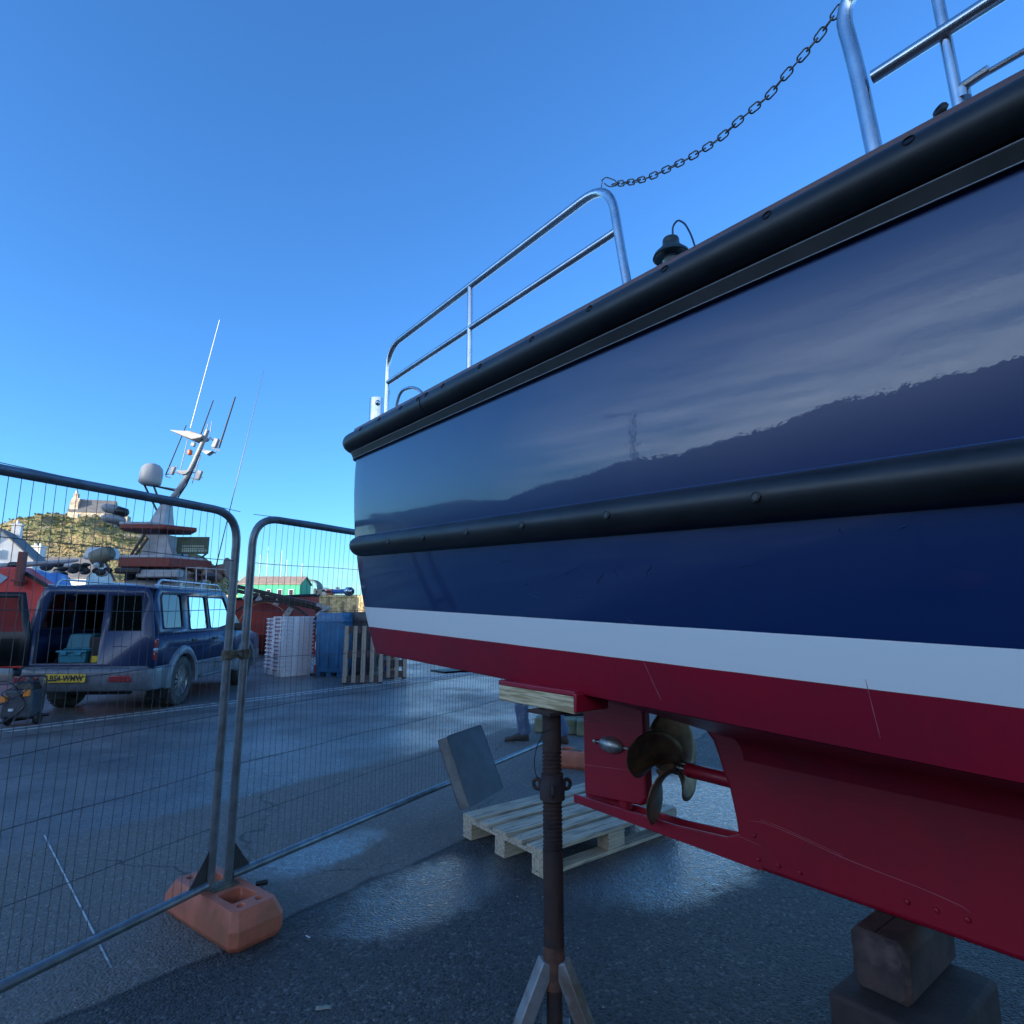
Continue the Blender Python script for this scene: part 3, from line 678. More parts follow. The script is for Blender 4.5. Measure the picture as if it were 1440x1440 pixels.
# keel, heel and rudder sole
KH = .055
def BLk(px, py): p = BL(px, py, KH); return (p.x, p.z)
aft = [BLk(*p) for p in ((1057, 1228), (1040, 1196), (1033, 1150), (1024, 1108), (1014, 1082), (1008, 1062), (1001, 1042), (990, 1027), (975, 1018), (950, 1010))]
poly = [(-7.2, .60), (-7.0, .50), (-6.0, .40), (-3, .412), (-.16, .385)] + [(aft[0][0], .385)] + aft[1:] + [(.25, 1.0), (-1, .98), (-7.2, 1.2)]
kb = MB(); kb.prism(poly, lambda a, z, t: Vector((a, t, z)), -KH, KH); keel = kb.build('keel', redp, boat, bevel=.02, seg=3)
# garboard fairing between keel and bottom
rws = []
for s in list(np.linspace(-6.5, -.4, 20)) + [-.25, -.15, -.08]:
    k = 1 if s < -.1 else max(.15, 1 - (s + .1) * 3)
    rws.append([(s, KH - .003, .80), (s, KH + .006 * k, .835), (s, KH + .022 * k, .868), (s, KH + .06 * k, bottom_z(s, KH + .06 * k) - .006), (s, KH + .14 * k, bottom_z(s, KH + .14 * k) + .002)])
gb = MB(); gb.grid(rws); gb.grid([[(a, -b_, c_) for a, b_, c_ in r_] for r_ in rws]); gb.build('garboard', redp, boat, angle=60)
scr_m = pbr('scratched_primer', (.42, .12, .15), .7)
sc = MB(); pts = [(1053, 1154), (1070, 1156), (1088, 1162), (1120, 1176), (1150, 1190), (1185, 1206), (1230, 1224), (1290, 1247), (1330, 1264), (1355, 1276), (1365, 1284)]
W_ = [BL(px, py, KH + .0008) for px, py in pts]; sc.tube(W_, [.0004, .001, .0012, .0016, .0012, .0018, .0014, .001, .0016, .0014, .0004], 4)
W_ = [BL(px, py - 3, KH + .0008) for px, py in pts[1:6]]; sc.tube(W_, .0009, 4); sc.build('scratch', scr_m, keel)
for px, py in ((1061, 1175), (1067, 1209), (1095, 1217), (1125, 1227), (1276, 1268), (1317, 1280), (1361, 1293)):
    p = BL(px, py, KH); q_ = MB(); q_.lathe([(.010, -.004), (.010, .003), (.007, .007), (.002, .0085)], (p.x, KH, p.z), Matrix.Rotation(R(-90), 3, 'X'), 14); q_.build('bolt', redp, keel)
for pa, pb_ in (((1217, 955), (1238, 1038)), ((905, 930), (930, 985))):
    q_ = MB(); W_ = []
    for k in range(7):
        t = k / 6; px, py = pa[0] + (pb_[0] - pa[0]) * t, pa[1] + (pb_[1] - pa[1]) * t
        p = BL(px, py, 1.08); z = p.z
        L1 = float(np.polyval(cf, max(1.232, z - trim(p.x)))); p = BL(px, py, L1 + .001); W_.append(p + Vector((0, .0006, 0)))
    q_.tube(W_, [.0004, .001, .0006, .0012, .0008, .0012, .0004], 4); q_.build('scratch', scr_m, hull)
scuff_m = pbr('hull_scuff', (.012, .05, .16), .6)
for (pa, pb_) in (((790, 812), (812, 796)), ((800, 842), (826, 838)), ((838, 822), (848, 806)), ((862, 800), (866, 812)), ((905, 812), (915, 796)), ((700, 792), (716, 788)), ((735, 818), (748, 828)), ((742, 834), (760, 842)), ((1262, 745), (1276, 738)), ((1178, 742), (1184, 752)), ((880, 868), (890, 876)), ((1030, 800), (1060, 792))):
    q_ = MB(); W_ = []
    for k in range(5):
        t = k / 4; px, py = pa[0] + (pb_[0] - pa[0]) * t + 2 * math.sin(k * 2.3), pa[1] + (pb_[1] - pa[1]) * t
        p = BL(px, py, 1.17); L1 = float(np.polyval(cf, p.z - trim(p.x))); p = BL(px, py, L1 + .0008); W_.append(p)
    q_.tube(W_, [.0004, .0018, .0012, .0022, .0004], 4); q_.build('scuff', scuff_m, hull)
so = MB()
z_t, sA = .435, .99
sole = [(-.12, .384), (sA, .392), (sA, .412), (-.12, .425)]
so.prism(sole, lambda a, z, t: Vector((a, t, z)), -.055, .055)
for sg in (1, -1):
    so.prism([(-.14, .388), (sA, .408), (sA, .438), (.30, .452), (.03, .475), (-.03, .50), (-.14, .49)], lambda a, z, t: Vector((a, t, z)), sg * .0555, sg * .041)
so.build('rudder_sole', redp, boat, bevel=.005)
p0, p1, p2 = BLk(817, 1122), BLk(905, 1120), BLk(817, 985)
rA, rF = p0[0], BLk(903, 1100)[0]
rd = MB(); zt, zb_ = 1.02, .50
rp = [(rA, zt), (rA, .465), (rA - .03, .440), (rF + .04, .478), (rF, .515), (rF, zt)]
rd.prism(rp, lambda a, z, t: Vector((a, t, z)), -.03, .03); rudder = rd.build('rudder', redp, boat, bevel=.012, seg=3)
for py_ in ((1013, 1015), (1075, 1083)):
    a, b_ = BL(818, py_[0], .032), BL(900, py_[1] + 2, .032); q_ = MB(); q_.tube([a, a * .5 + b_ * .5, b_], [.0014, .0016, .0005], 4); q_.build('paint_seam', scr_m, rudder)
q_ = MB(); q_.lathe([(.034, .395), (.034, .47), (.026, .47), (.026, .52)], ((rA + rF) / 2 - .06, 0, 0), n=16); q_.lathe([(.02, .40), (.02, 1.1)], ((rA + rF) / 2 - .06, 0, 0), n=12); q_.build('rudder_pintle', redp, boat)
an_c = BL(857, 1048, .05); q_ = MB()
q_.lathe([(.004, -.064), (.016, -.052), (.027, -.030), (.032, -.004), (.029, .024), (.018, .050), (.006, .064)], (an_c.x, .034, an_c.z), Matrix.Rotation(R(-90), 3, 'Y'), 20)
q_.lathe([(.004, .06), (.004, .078), (.009, .079), (.009, .092), (.003, .095)], (an_c.x, .034, an_c.z), Matrix.Rotation(R(90), 3, 'Y'), 12)
q_.lathe([(.005, .06), (.005, .085)], (an_c.x, .034, an_c.z), Matrix.Rotation(R(-90), 3, 'Y'), 8)
q_.v = [Vector((an_c.x, .034, an_c.z)) + (v - Vector((an_c.x, .034, an_c.z))) * 1.4 for v in q_.v]; q_.build('zinc_anode', pbr('zinc', (.50, .52, .52), .42, .85, c2=(.33, .34, .34), scale=40, bump=.35, bscale=90, bdist=.004), boat, angle=50)
# propeller, boss and shaft
pc = BL(941, 1076, 0.0); PR = .285; PX, PZc = pc.x, pc.z
prop = MB(); prop.lathe([(.012, .075), (.024, .07), (.031, .04), (.035, .0), (.036, -.05), (.030, -.055)], (PX, 0, PZc), Matrix.Rotation(R(90), 3, 'Y'), 20)
propo = prop.build('propeller', brass, boat)
for kb_, ang in enumerate((33, 123, 213, 303)):
    rws = []; nr, nc = 13, 9
    for i in range(nr):
        f = i / (nr - 1); r_ = .028 + (PR - .028) * f
        w_ = .29 * (math.sin(math.pi * min(1, (.14 + .86 * f)) ** 1.15) ** .62 if f < 1 else 0) * (1 if f < .97 else .4) + .004
        pit = math.atan2(.46, 2 * math.pi * r_) * 1.05; skew = .2 * f * f
        row = []
        for j in range(nc):
            u = (j / (nc - 1) - .5) * w_; x = u * math.sin(pit); th = skew + u * math.cos(pit) / max(r_, .06)
            row.append(Vector((PX + x + .035 * f, r_ * math.sin(th), r_ * math.cos(th))))
        rws.append(row)
    mr = Matrix.Rotation(R(ang), 3, 'X'); q_ = MB(); q_.grid([[Vector((v.x, 0, PZc)) + mr @ Vector((0, v.y, v.z)) for v in r_] for r_ in rws])
    q_.build('blade', brass, propo, solid=.007, angle=60)
q_ = MB(); q_.lathe([(.019, .05), (.019, .14)], (PX, 0, PZc), Matrix.Rotation(R(-90), 3, 'Y'), 16); q_.build('shaft', steel, boat)
q_ = MB(); q_.lathe([(.030, .105), (.033, .11), (.033, .32), (.033, .6)], (PX, 0, PZc), Matrix.Rotation(R(-90), 3, 'Y'), 18)
for k in range(6):
    q_.lathe([(.0335, .115 + k * .005), (.0345, .1165 + k * .005), (.0335, .118 + k * .005)], (PX, 0, PZc), Matrix.Rotation(R(-90), 3, 'Y'), 18)
q_.build('stern_tube', redp, boat)
# trim plate and fitting at the transom
p = BS(640, 945, ST + .05); q_ = MB(); q_.box((ST + .07, .42, bottom_z(ST, .42) - .02), (.16, .34, .012)); q_.build('trim_tab', plas_black, boat)
p = BS(490, 832, ST + .06); q_ = MB(); rx = Matrix.Rotation(R(90), 3, 'Y')
q_.lathe([(.012, 0), (.012, .03), (.024, .032), (.026, .06), (.016, .078), (.004, .08)], (ST, p.y, p.z), rx, 16); q_.build('stern_fitting', steel, boat, bevel=.004)
# ---- rails
RL = 1.14; RT = 2.90
def stan(px, py): return BL(px, py, RL)
a0, a1, a2 = BL(544, 560, RL).x, BL(661, 450, RL).x, BL(876, 350, RL).x
def railz(s): return RT + .006
zb0 = 2.44
rail = MB(); path = rounded([(a0, RL, zb0 + trim(a0)), (a0, RL, railz(a0)), (a2 + .05, RL, railz(a2)), (a2 - .03, RL, zb0 + trim(a2))], .13, 8)
rail.tube(path, .0155, 16)
rails = rail.build('aft_rail', steel, boat, angle=60)
q_ = MB(); q_.tube([(a1, RL, zb0 + trim(a1)), (a1, RL, railz(a1))], .0135, 12); q_.build('stanchion', steel, rails)
q_ = MB(); q_.tube([(a0, RL, 2.70), (a2 + .01, RL, 2.70)], .0135, 12); q_.build('middle_rail', steel, rails)
q_ = MB(); q_.tube([(a2 - .03, RL, zb0 - .02 + trim(a2)), (a2 - .026, RL, zb0 + .045 + trim(a2))], .0185, 16); q_.build('socket', steel, rails)
f0 = BL(1213, 160, RL).x - .028; f1 = -4.2; fz = 2.93
fr = MB(); path = rounded([(f0, RL, zb0 - .06 + trim(f0)), (f0 + .03, RL, 2.72), (f0 + .055, RL, fz), (f0 - .25, RL, fz + .0), (f1, RL, fz + .03)], .16, 9)
fr.tube(path, .0175, 18); frail = fr.build('forward_rail', steel, boat, angle=60)
q_ = MB(); q_.tube([(f0, RL, 2.66), (f1, RL, 2.66)], .0150, 14); q_.build('middle_rail', steel, frail)
b0 = BL(1352, 132, RL - .02); 
for s in (b0.x, b0.x - 1.0, b0.x - 2.0):
    q_ = MB(); q_.tube([(s, RL - .02, zb0 - .05 + trim(s)), (s + .02, RL - .005, fz)], .0115, 12); q_.lathe([(.016, 0), (.016, .022)], (s, RL - .02, b0.z - .015), n=14); q_.build('stanchion', steel, frail)
q_ = MB(); q_.tube([(b0.x, RL - .015, b0.z + .01), (b0.x - .05, RL - .01, b0.z + .012)], .010, 10); q_.tube([(b0.x, RL - .015, b0.z + .01), (f1, RL - .01, b0.z + .04)], .0065, 10); q_.build('lower_rail', steel, frail)
# black fairlead knob on the cap rail
p = BL(1322, 158, 1.17); q_ = MB(); rk = Vector((.35, .75, .35)).to_track_quat('Z', 'Y').to_matrix()
q_.lathe([(.008, -.010), (.0145, -.006), (.015, .0), (.0125, .004), (.006, .005), (.0055, .003), (.001, .003)], (p.x, 1.17, p.z + .006), rk, 20)
q_.lathe([(.011, -.030), (.010, .0)], (p.x, 1.165, p.z - .002), n=12); q_.build('rope_guide', plas_black, boat)
# stern stack, hoop
p = BL(531, 573, 1.0); zt_ = BL(531, 562, 1.0).z; q_ = MB(); q_.lathe([(.050, 2.2), (.050, zt_), (.046, zt_ + .002), (.044, zt_ - .03)], (p.x, 1.0, 0), n=22); q_.ball((p.x - .045, 1.02, zt_ - .04), .018, 10); q_.build('stern_pot', steel, boat)
p = BL(532, 580, 1.0); 
hp = [BL(px, py, 1.05) for px, py in ((557, 600), (557, 572), (563, 550), (578, 544), (592, 549), (603, 575))]
q_ = MB(); q_.tube(rounded(hp, .05, 5), .009, 10); q_.build('grab_hoop', steel, boat)
# lantern with wire loop
lp = BL(945, 372, .98); LX, LZ = lp.x, BL(945, 348, .98).z
q_ = MB(); q_.lathe([(.008, .030), (.022, .029), (.024, .024), (.024, .012), (.026, .008), (.028, .002), (.050, -.020), (.054, -.030), (.050, -.032), (.026, -.022)], (LX, .98, LZ), n=28); q_.v = [Vector((LX, .98, LZ)) + (v - Vector((LX, .98, LZ))) * 1.15 for v in q_.v]; lamp = q_.build('stern_lantern', pbr('lantern_paint', (.03, .045, .04), .4), boat, angle=25)
q_ = MB(); q_.lathe([(.024, -.034), (.033, -.05), (.033, -.09), (.022, -.12)], (LX, .98, LZ), n=24); q_.build('lens', pbr('lantern_glass', (.30, .34, .33), .1, trans=.5), lamp)
q_ = MB(); q_.lathe([(.030, -.30), (.030, -.12), (.034, -.12)], (LX, .98, LZ), n=16); q_.build('lantern_post', plas_black, lamp)
lpts = [BL(px, py, .98) for px, py in ((946, 335), (946, 318), (953, 309), (963, 314), (972, 330), (979, 352))]
q_ = MB(); q_.tube(rounded(lpts, .03, 6), .0032, 8); q_.build('wire_loop', pbr('blue_wire', (.02, .04, .10), .4), lamp)

def bw(p): return BO + BU * p[0] + BV * p[1] + Vector((0, 0, p[2]))
# ---- chain hung between the two rails: a thing of its own
A = BL(849, 259, RL); B_ = BL(1187, 6, RL)
ctrl = [(862, 259), (888, 256), (911, 250), (938, 238), (964, 225), (991, 209), (1015, 192), (1040, 169), (1079, 136), (1101, 110), (1125, 83), (1147, 57), (1165, 33), (1184, 7)]
cpts = [BL(px, py, RL) for px, py in ctrl]
chain = thing('chain', 'galvanised link chain hanging in a curve between the two deck rails', 'chain', bw(A), 0)
cw = [bw(p) - bw(A) for p in cpts]
def cr(pts, t):
    n = len(pts) - 1; i = min(int(t * n), n - 1); f = t * n - i; P0, P1, P2, P3 = pts[max(i - 1, 0)], pts[i], pts[i + 1], pts[min(i + 2, n)]
    return .5 * ((2 * P1) + (P2 - P0) * f + (2 * P0 - 5 * P1 + 4 * P2 - P3) * f * f + (3 * P1 - P0 - 3 * P2 + P3) * f ** 3)
dense = [cr(cw, k / 400) for k in range(401)]; acc = [0]
for i in range(400): acc.append(acc[-1] + (dense[i + 1] - dense[i]).length)
def at_len(d): i = int(np.searchsorted(acc, d)); i = min(max(i, 1), 400); return dense[i]
pitch_ = .0245; nl = int(acc[-1] / pitch_)
def link_mesh(L_=.032, W2=.0085, r_=.0023):
    pts = []
    for k in range(20):
        a = 2 * math.pi * k / 20; pts.append(Vector((math.cos(a) * W2 + 0, 0, math.sin(a) * W2 + (L_ / 2 - W2) * (1 if math.sin(a) >= 0 else -1))))
    q_ = MB(); q_.tube(pts, r_, 7, closed=True); return q_
chain_m = pbr('chain_steel', (.20, .21, .22), .45, .8, c2=(.12, .10, .09), scale=60)
lk = link_mesh().build('link', chain_m, chain, angle=80)
for i in range(nl):
    c_ = at_len((i + .5) * pitch_); d = (at_len((i + 1) * pitch_) - at_len(i * pitch_)).normalized()
    o = lk if i == 0 else lk.copy()
    if i: col.objects.link(o)
    rot = d.to_track_quat('Z', 'Y').to_matrix() @ Matrix.Rotation(R(45 + 90 * (i % 2) + ((i * 37) % 17 - 8)), 3, 'Z')
    o.parent = chain; o.rotation_mode = 'XYZ'; o.location = c_; o.rotation_euler = rot.to_euler()
ca = [Vector((0, 0, 0)), BL(846, 254, RL), BL(852, 249, RL), BL(866, 254, RL), BL(868, 261, RL), BL(856, 263, RL), BL(850, 258, RL)]
q_ = MB(); q_.tube(rounded([bw(p) - bw(A) for p in ca[1:]], .02, 5), .0022, 8); q_.tube([bw(p) - bw(A) for p in (BL(845, 268, RL), BL(847, 254, RL))], .002, 8); q_.build('carabiner', chain_m, chain)

# ---- jack stand
JS = GP(781, 1600)   # dummy, replaced below
s0, l0 = .05, 1.035; jw = bw((s0, l0, 0)); jw.z = 0
d = ray(777, 1150); t = 2.155 / d.y; jw = Vector((d.x * t, 2.155, 0))
jack = thing('jack_stand', 'rusty screw jack stand on tripod legs under the hull', 'boat stand', jw, BRZ)
q_ = MB(); q_.tube([(0, 0, .0), (0, 0, .34)], .026, 16); q_.tube([(0, 0, .34), (0, 0, .66)], .034, 24); 
main = q_.build('outer_tube', rust, jack, angle=50)
q_ = MB(); q_.tube([(0, 0, .245), (0, 0, .37)], .0352, 24); q_.build('weld_band', rust_hot, main)
q_ = MB(); q_.tube([(0, 0, .34), (0, 0, 1.115)], .0285, 20); q_.tube([(0, 0, .975), (0, 0, 1.11)], .0325, 24)
z = .665
hp_ = []
k = 0
while z < .985:
    q_.lathe([(.0285, z), (.0335, z + .003), (.0335, z + .007), (.0285, z + .010)], n=24); z += .0135
q_.build('screw_tube', rust, main)
q_ = MB(); q_.lathe([(.036, .815), (.043, .818), (.043, .862), (.038, .868), (.038, .90), (.034, .902)], n=24)
for a in (20, 140, 260):
    a = R(a); cx, cy = math.cos(a), math.sin(a); ring = [Vector((cx * (.058 + .016 * math.cos(t)), cy * (.058 + .016 * math.cos(t)), .858 + .016 * math.sin(t))) for t in np.linspace(0, 2 * math.pi, 14, endpoint=False)]
    q_.tube(ring, .0065, 8, closed=True); q_.beam((cx * .035, cy * .035, .858), (cx * .05, cy * .05, .858), .018, .022)
q_.build('screw_collar', rust, main, angle=50)
leg_m = pbr('painted_leg_steel', (.26, .27, .28), .55, .4, c2=(.15, .11, .09), scale=8, bump=.2, bscale=60, bdist=.002, c3=(.16, .075, .04), scale3=5, lo3=.58, hi3=.68)
for a in (R(200) - BRZ, R(330) - BRZ, R(85) - BRZ):
    u = Vector((math.cos(a), math.sin(a), 0)); q_ = MB(); q_.beam(u * .026 + Vector((0, 0, .325)), u * .185 + Vector((0, 0, .010)), .046, .046, up=(0, 0, 1)); q_.box(u * .19 + Vector((0, 0, .008)), (.10, .10, .012), Matrix.Rotation(a, 3, 'Z')); q_.build('leg', leg_m, jack, bevel=.004)
q_ = MB(); wp = [(-.034, .012, 1.03), (-.02, .034, 1.035), (.02, .034, 1.05), (.034, 0, 1.055), (.0, -.034, 1.045), (-.034, .0, 1.03), (-.055, .02, .99), (-.062, .03, .93), (-.05, .03, .885), (-.045, .01, .865)]
q_.tube(rounded([Vector((-a, b_, c_)) * 1 for a, b_, c_ in wp], .03, 4), .0017, 6); q_.build('tie_wire', plas_black, jack)
# pad: red batten over a bare timber block
pz = chine_z(.05) + .008
padx0, padx1 = BL(806, 980, 1.10).x, BL(700, 965, 1.10).x
pl = to_boat(jw); cxp = (padx0 + padx1) / 2 - pl.x; wl_ = padx1 - padx0
q_ = MB(); ys = 1.095 - pl.y
q_.box((cxp, ys - .075, 1.142), (wl_, .15, .056)); pad = q_.build('timber_pad', wood_bare, jack, bevel=.004)
q_ = MB(); q_.box((cxp, ys - .080, 1.179), (wl_ + .004, .162, .018)); q_.build('pad_facing', redp, pad, bevel=.004)
q_ = MB(); q_.box((cxp - wl_ / 2 - .004, ys - .075, 1.15), (.014, .155, .06)); q_.build('pad_end', redp, pad, bevel=.003)
q_ = MB(); q_.box((0, -.0, 1.106), (.12, .12, .01)); q_.build('head_plate', rust, jack)

# ---- timber blocks under the keel
kb1 = thing('timber_block', 'squared timber block with chamfered end, directly under the red keel', 'timber block', bw((-.625, -.05, .20)), BRZ, 'timber blocks under the keel')
q_ = MB(); W2, H2 = .088, .185
oct_ = [(-W2, .02), (-W2 + .018, 0), (W2 - .014, 0), (W2, .016), (W2, H2 - .02), (W2 - .015, H2), (-W2 + .03, H2), (-W2, H2 - .035)]
q_.prism(oct_, lambda a, z, t: Vector((a, t, z)), -.16, .255)
# hewn end grain: shallow pyramid
n0 = len(q_.v); c_ = Vector((.005, .285, H2 * .48)); ends = [Vector((a * .80, .282 if False else .272, .012 + z * .86)) for a, z in oct_]
q_.grid([[Vector((a, .255, z)) for a, z in oct_], ends], closed=True); q_.add(ends + [c_ - Vector((0, .005, 0))], [(i, (i + 1) % 8, 8) for i in range(8)])
q_.build('block', wood_dark, kb1, bevel=.004)
q_ = MB(); q_.tube([(.012, .2475, H2 + .0005), (.016, .262, H2 - .02), (.022, .27, H2 - .06)], [.0025, .003, .0006], 5); q_.tube([(.012, -.1, H2 + .0002), (.010, .05, H2 + .0004), (.012, .2475, H2 + .0005)], .0016, 5); q_.build('crack', hole_m, kb1)
kb2 = thing('timber_block', 'wide dark timber baulk lying on the ground beneath the upper keel block', 'timber block', bw((-.66, -.05, 0)), BRZ, 'timber blocks under the keel')
q_ = MB(); q_.box((0.0, .10, .099), (.34, .52, .198)); q_.build('block', pbr('black_timber', (.05, .035, .034), .85, c2=(.028, .022, .022), scale=7, bump=.4, bscale=45, bdist=.006), kb2, bevel=.016, seg=3)
# another pair further forward keeps the keel up
for s in (-3.2, -5.4):
    for zz, ww in ((0, .32), (.198, .2)):
        q_ = MB(); q_.box((0, 0, .092), (ww, .7, .184)); o = q_.build('timber_block', wood_dark, None, loc=bw((s, 0, zz)), rz=BRZ, bevel=.012)
        tag(o, ('lower' if zz == 0 else 'upper') + ' dark timber block under the ' + ('middle' if s > -4 else 'forward') + ' keel, out of view', 'timber block', 'timber blocks under the keel')
# ================================================================== FENCE, PALLET, CUSHION
gpaint = pbr('green_tinted_galvanised_tube', (.075, .11, .105), .42, .6, c2=(.10, .13, .125), scale=10, bump=.1, bscale=80, bdist=.002)
galv_blue = pbr('galvanised_fence_tube', (.22, .26, .29), .40, .65, c2=(.15, .18, .20), scale=12, rvar=.08, bump=.12, bscale=70, bdist=.002, c3=(.12, .08, .06), scale3=7, lo3=.66, hi3=.72)
def fence_panel(label, P0, dirv, length, seed, post_far=True):
    """P0 = foot of the near post; panel runs along dirv"""
    rz = math.atan2(dirv[1], dirv[0]); root = thing('mesh_fence', label, 'fence', (P0[0], P0[1], 0), rz, 'temporary mesh fence panels')
    H_, zb = 1.955, .175; rr_ = random.Random(seed)
    q_ = MB(); q_.tube(rounded([(0, 0, .045), (0, 0, H_), (length, 0, H_), (length, 0, .045)], .16, 9), .0205, 16); fr = q_.build('frame', galv_blue, root, angle=60)
    q_ = MB(); q_.tube([(.02, 0, zb), (length - .02, 0, zb)], .0195, 16); q_.build('bottom_rail', galv_blue, root, angle=60)
    # wire mesh, slightly bent by use
    w_ = MB(); nv = int((length - .06) / .040)
    ph = [rr_.uniform(0, 6.28) for _ in range(4)]
    def off(x, z): return .006 * math.sin(x * 1.9 + z * 2.3 + ph[0]) + .004 * math.sin(x * 5.3 - z * 4 + ph[1])
    for i in range(1, nv):
        x = .03 + i * .040; dx = rr_.gauss(0, .0012); bend = rr_.gauss(0, .0045) if rr_.random() < .25 else 0; zt = H_
        r_c = .16
        if x < r_c: zt = H_ - r_c + math.sqrt(max(0, r_c ** 2 - (r_c - x) ** 2)) 
        if length - x < r_c: zt = H_ - r_c + math.sqrt(max(0, r_c ** 2 - (r_c - (length - x)) ** 2))
        zs = np.linspace(zb, zt, 12); w_.tube([(x + dx + bend * math.sin((z - zb) / 1.78 * 9 + i) + .004 * math.sin(z * 3.1 + x * 2 + ph[2]), off(x, z), z) for z in zs], .00125, 4, caps=False)
    for k in range(7):
        z0 = .43 + k * .257
        w_.tube([(x, off(x, z0) + .0025, z0 + .006 * math.sin(x * 2.2 + k + ph[3]) + .003 * math.sin(x * 7 + k * 2)) for x in np.linspace(.0, length, 50)], .0016, 4, caps=False)
    w_.build('wire_mesh', wire_m, root, fixn=False, angle=180)
    for x0, sg in ((0.018, 1), (length - .018, -1)):
        q_ = MB(); q_.prism([(x0, zb + .015), (x0 + sg * .10, zb + .015), (x0, zb + .155)], lambda a, z, t: Vector((a, t, z)), -.0025, .0025); q_.build('gusset_plate', pbr('gusset_steel', (.06, .06, .065), .5, .5), root)
    return root
f2a = GP(319, 1256, .10); f2dir = Vector((.495, .869)).normalized()
f1a = GP(293, 1268, .10); f1dir = Vector((-.389, -.921)).normalized()
fence_panel('mesh fence panel between the orange block and the pallet, behind the blue boat', f2a, f2dir, 3.45, 5)
fence_panel('nearest mesh fence panel, running out of the left edge of the photo', f1a, f1dir, 3.45, 9)
cp = (GP(305, 1260, .1) + GP(312, 1260, .1)) / 2
c1, c2_ = Vector((f1a.x, f1a.y, 0)), Vector((f2a.x, f2a.y, 0)); dd = c2_ - c1
clampt = thing('fence_clamp', 'rusty clamp joining the two fence posts halfway up', 'clamp', c1 + dd / 2 + Vector((0, 0, 1.235)), math.atan2(dd.y, dd.x))
q_ = MB(); hl = dd.length / 2
cl_m = pbr('weathered_clamp', (.16, .15, .10), .7, .3, c2=(.09, .07, .05), scale=30, bump=.3, bscale=90, bdist=.003)
for x in (-hl, hl): q_ = MB(); q_.lathe([(.0255, -.024), (.0285, -.02), (.0285, .02), (.0255, .024)], (x, 0, 0), n=18); q_.build('collar', cl_m, clampt)
q_ = MB(); q_.box((0, -.018, 0), (hl * 2, .008, .038)); q_.box((0, .018, 0), (hl * 2, .008, .038)); q_.build('strap', cl_m, clampt, bevel=.002)
q_ = MB(); q_.tube([(0, -.04, 0), (0, .035, 0)], .006, 8); q_.lathe([(.011, -.005), (.011, .005)], (0, -.03, 0), Matrix.Rotation(R(90), 3, 'X'), 6); q_.build('bolt', galv, clampt)

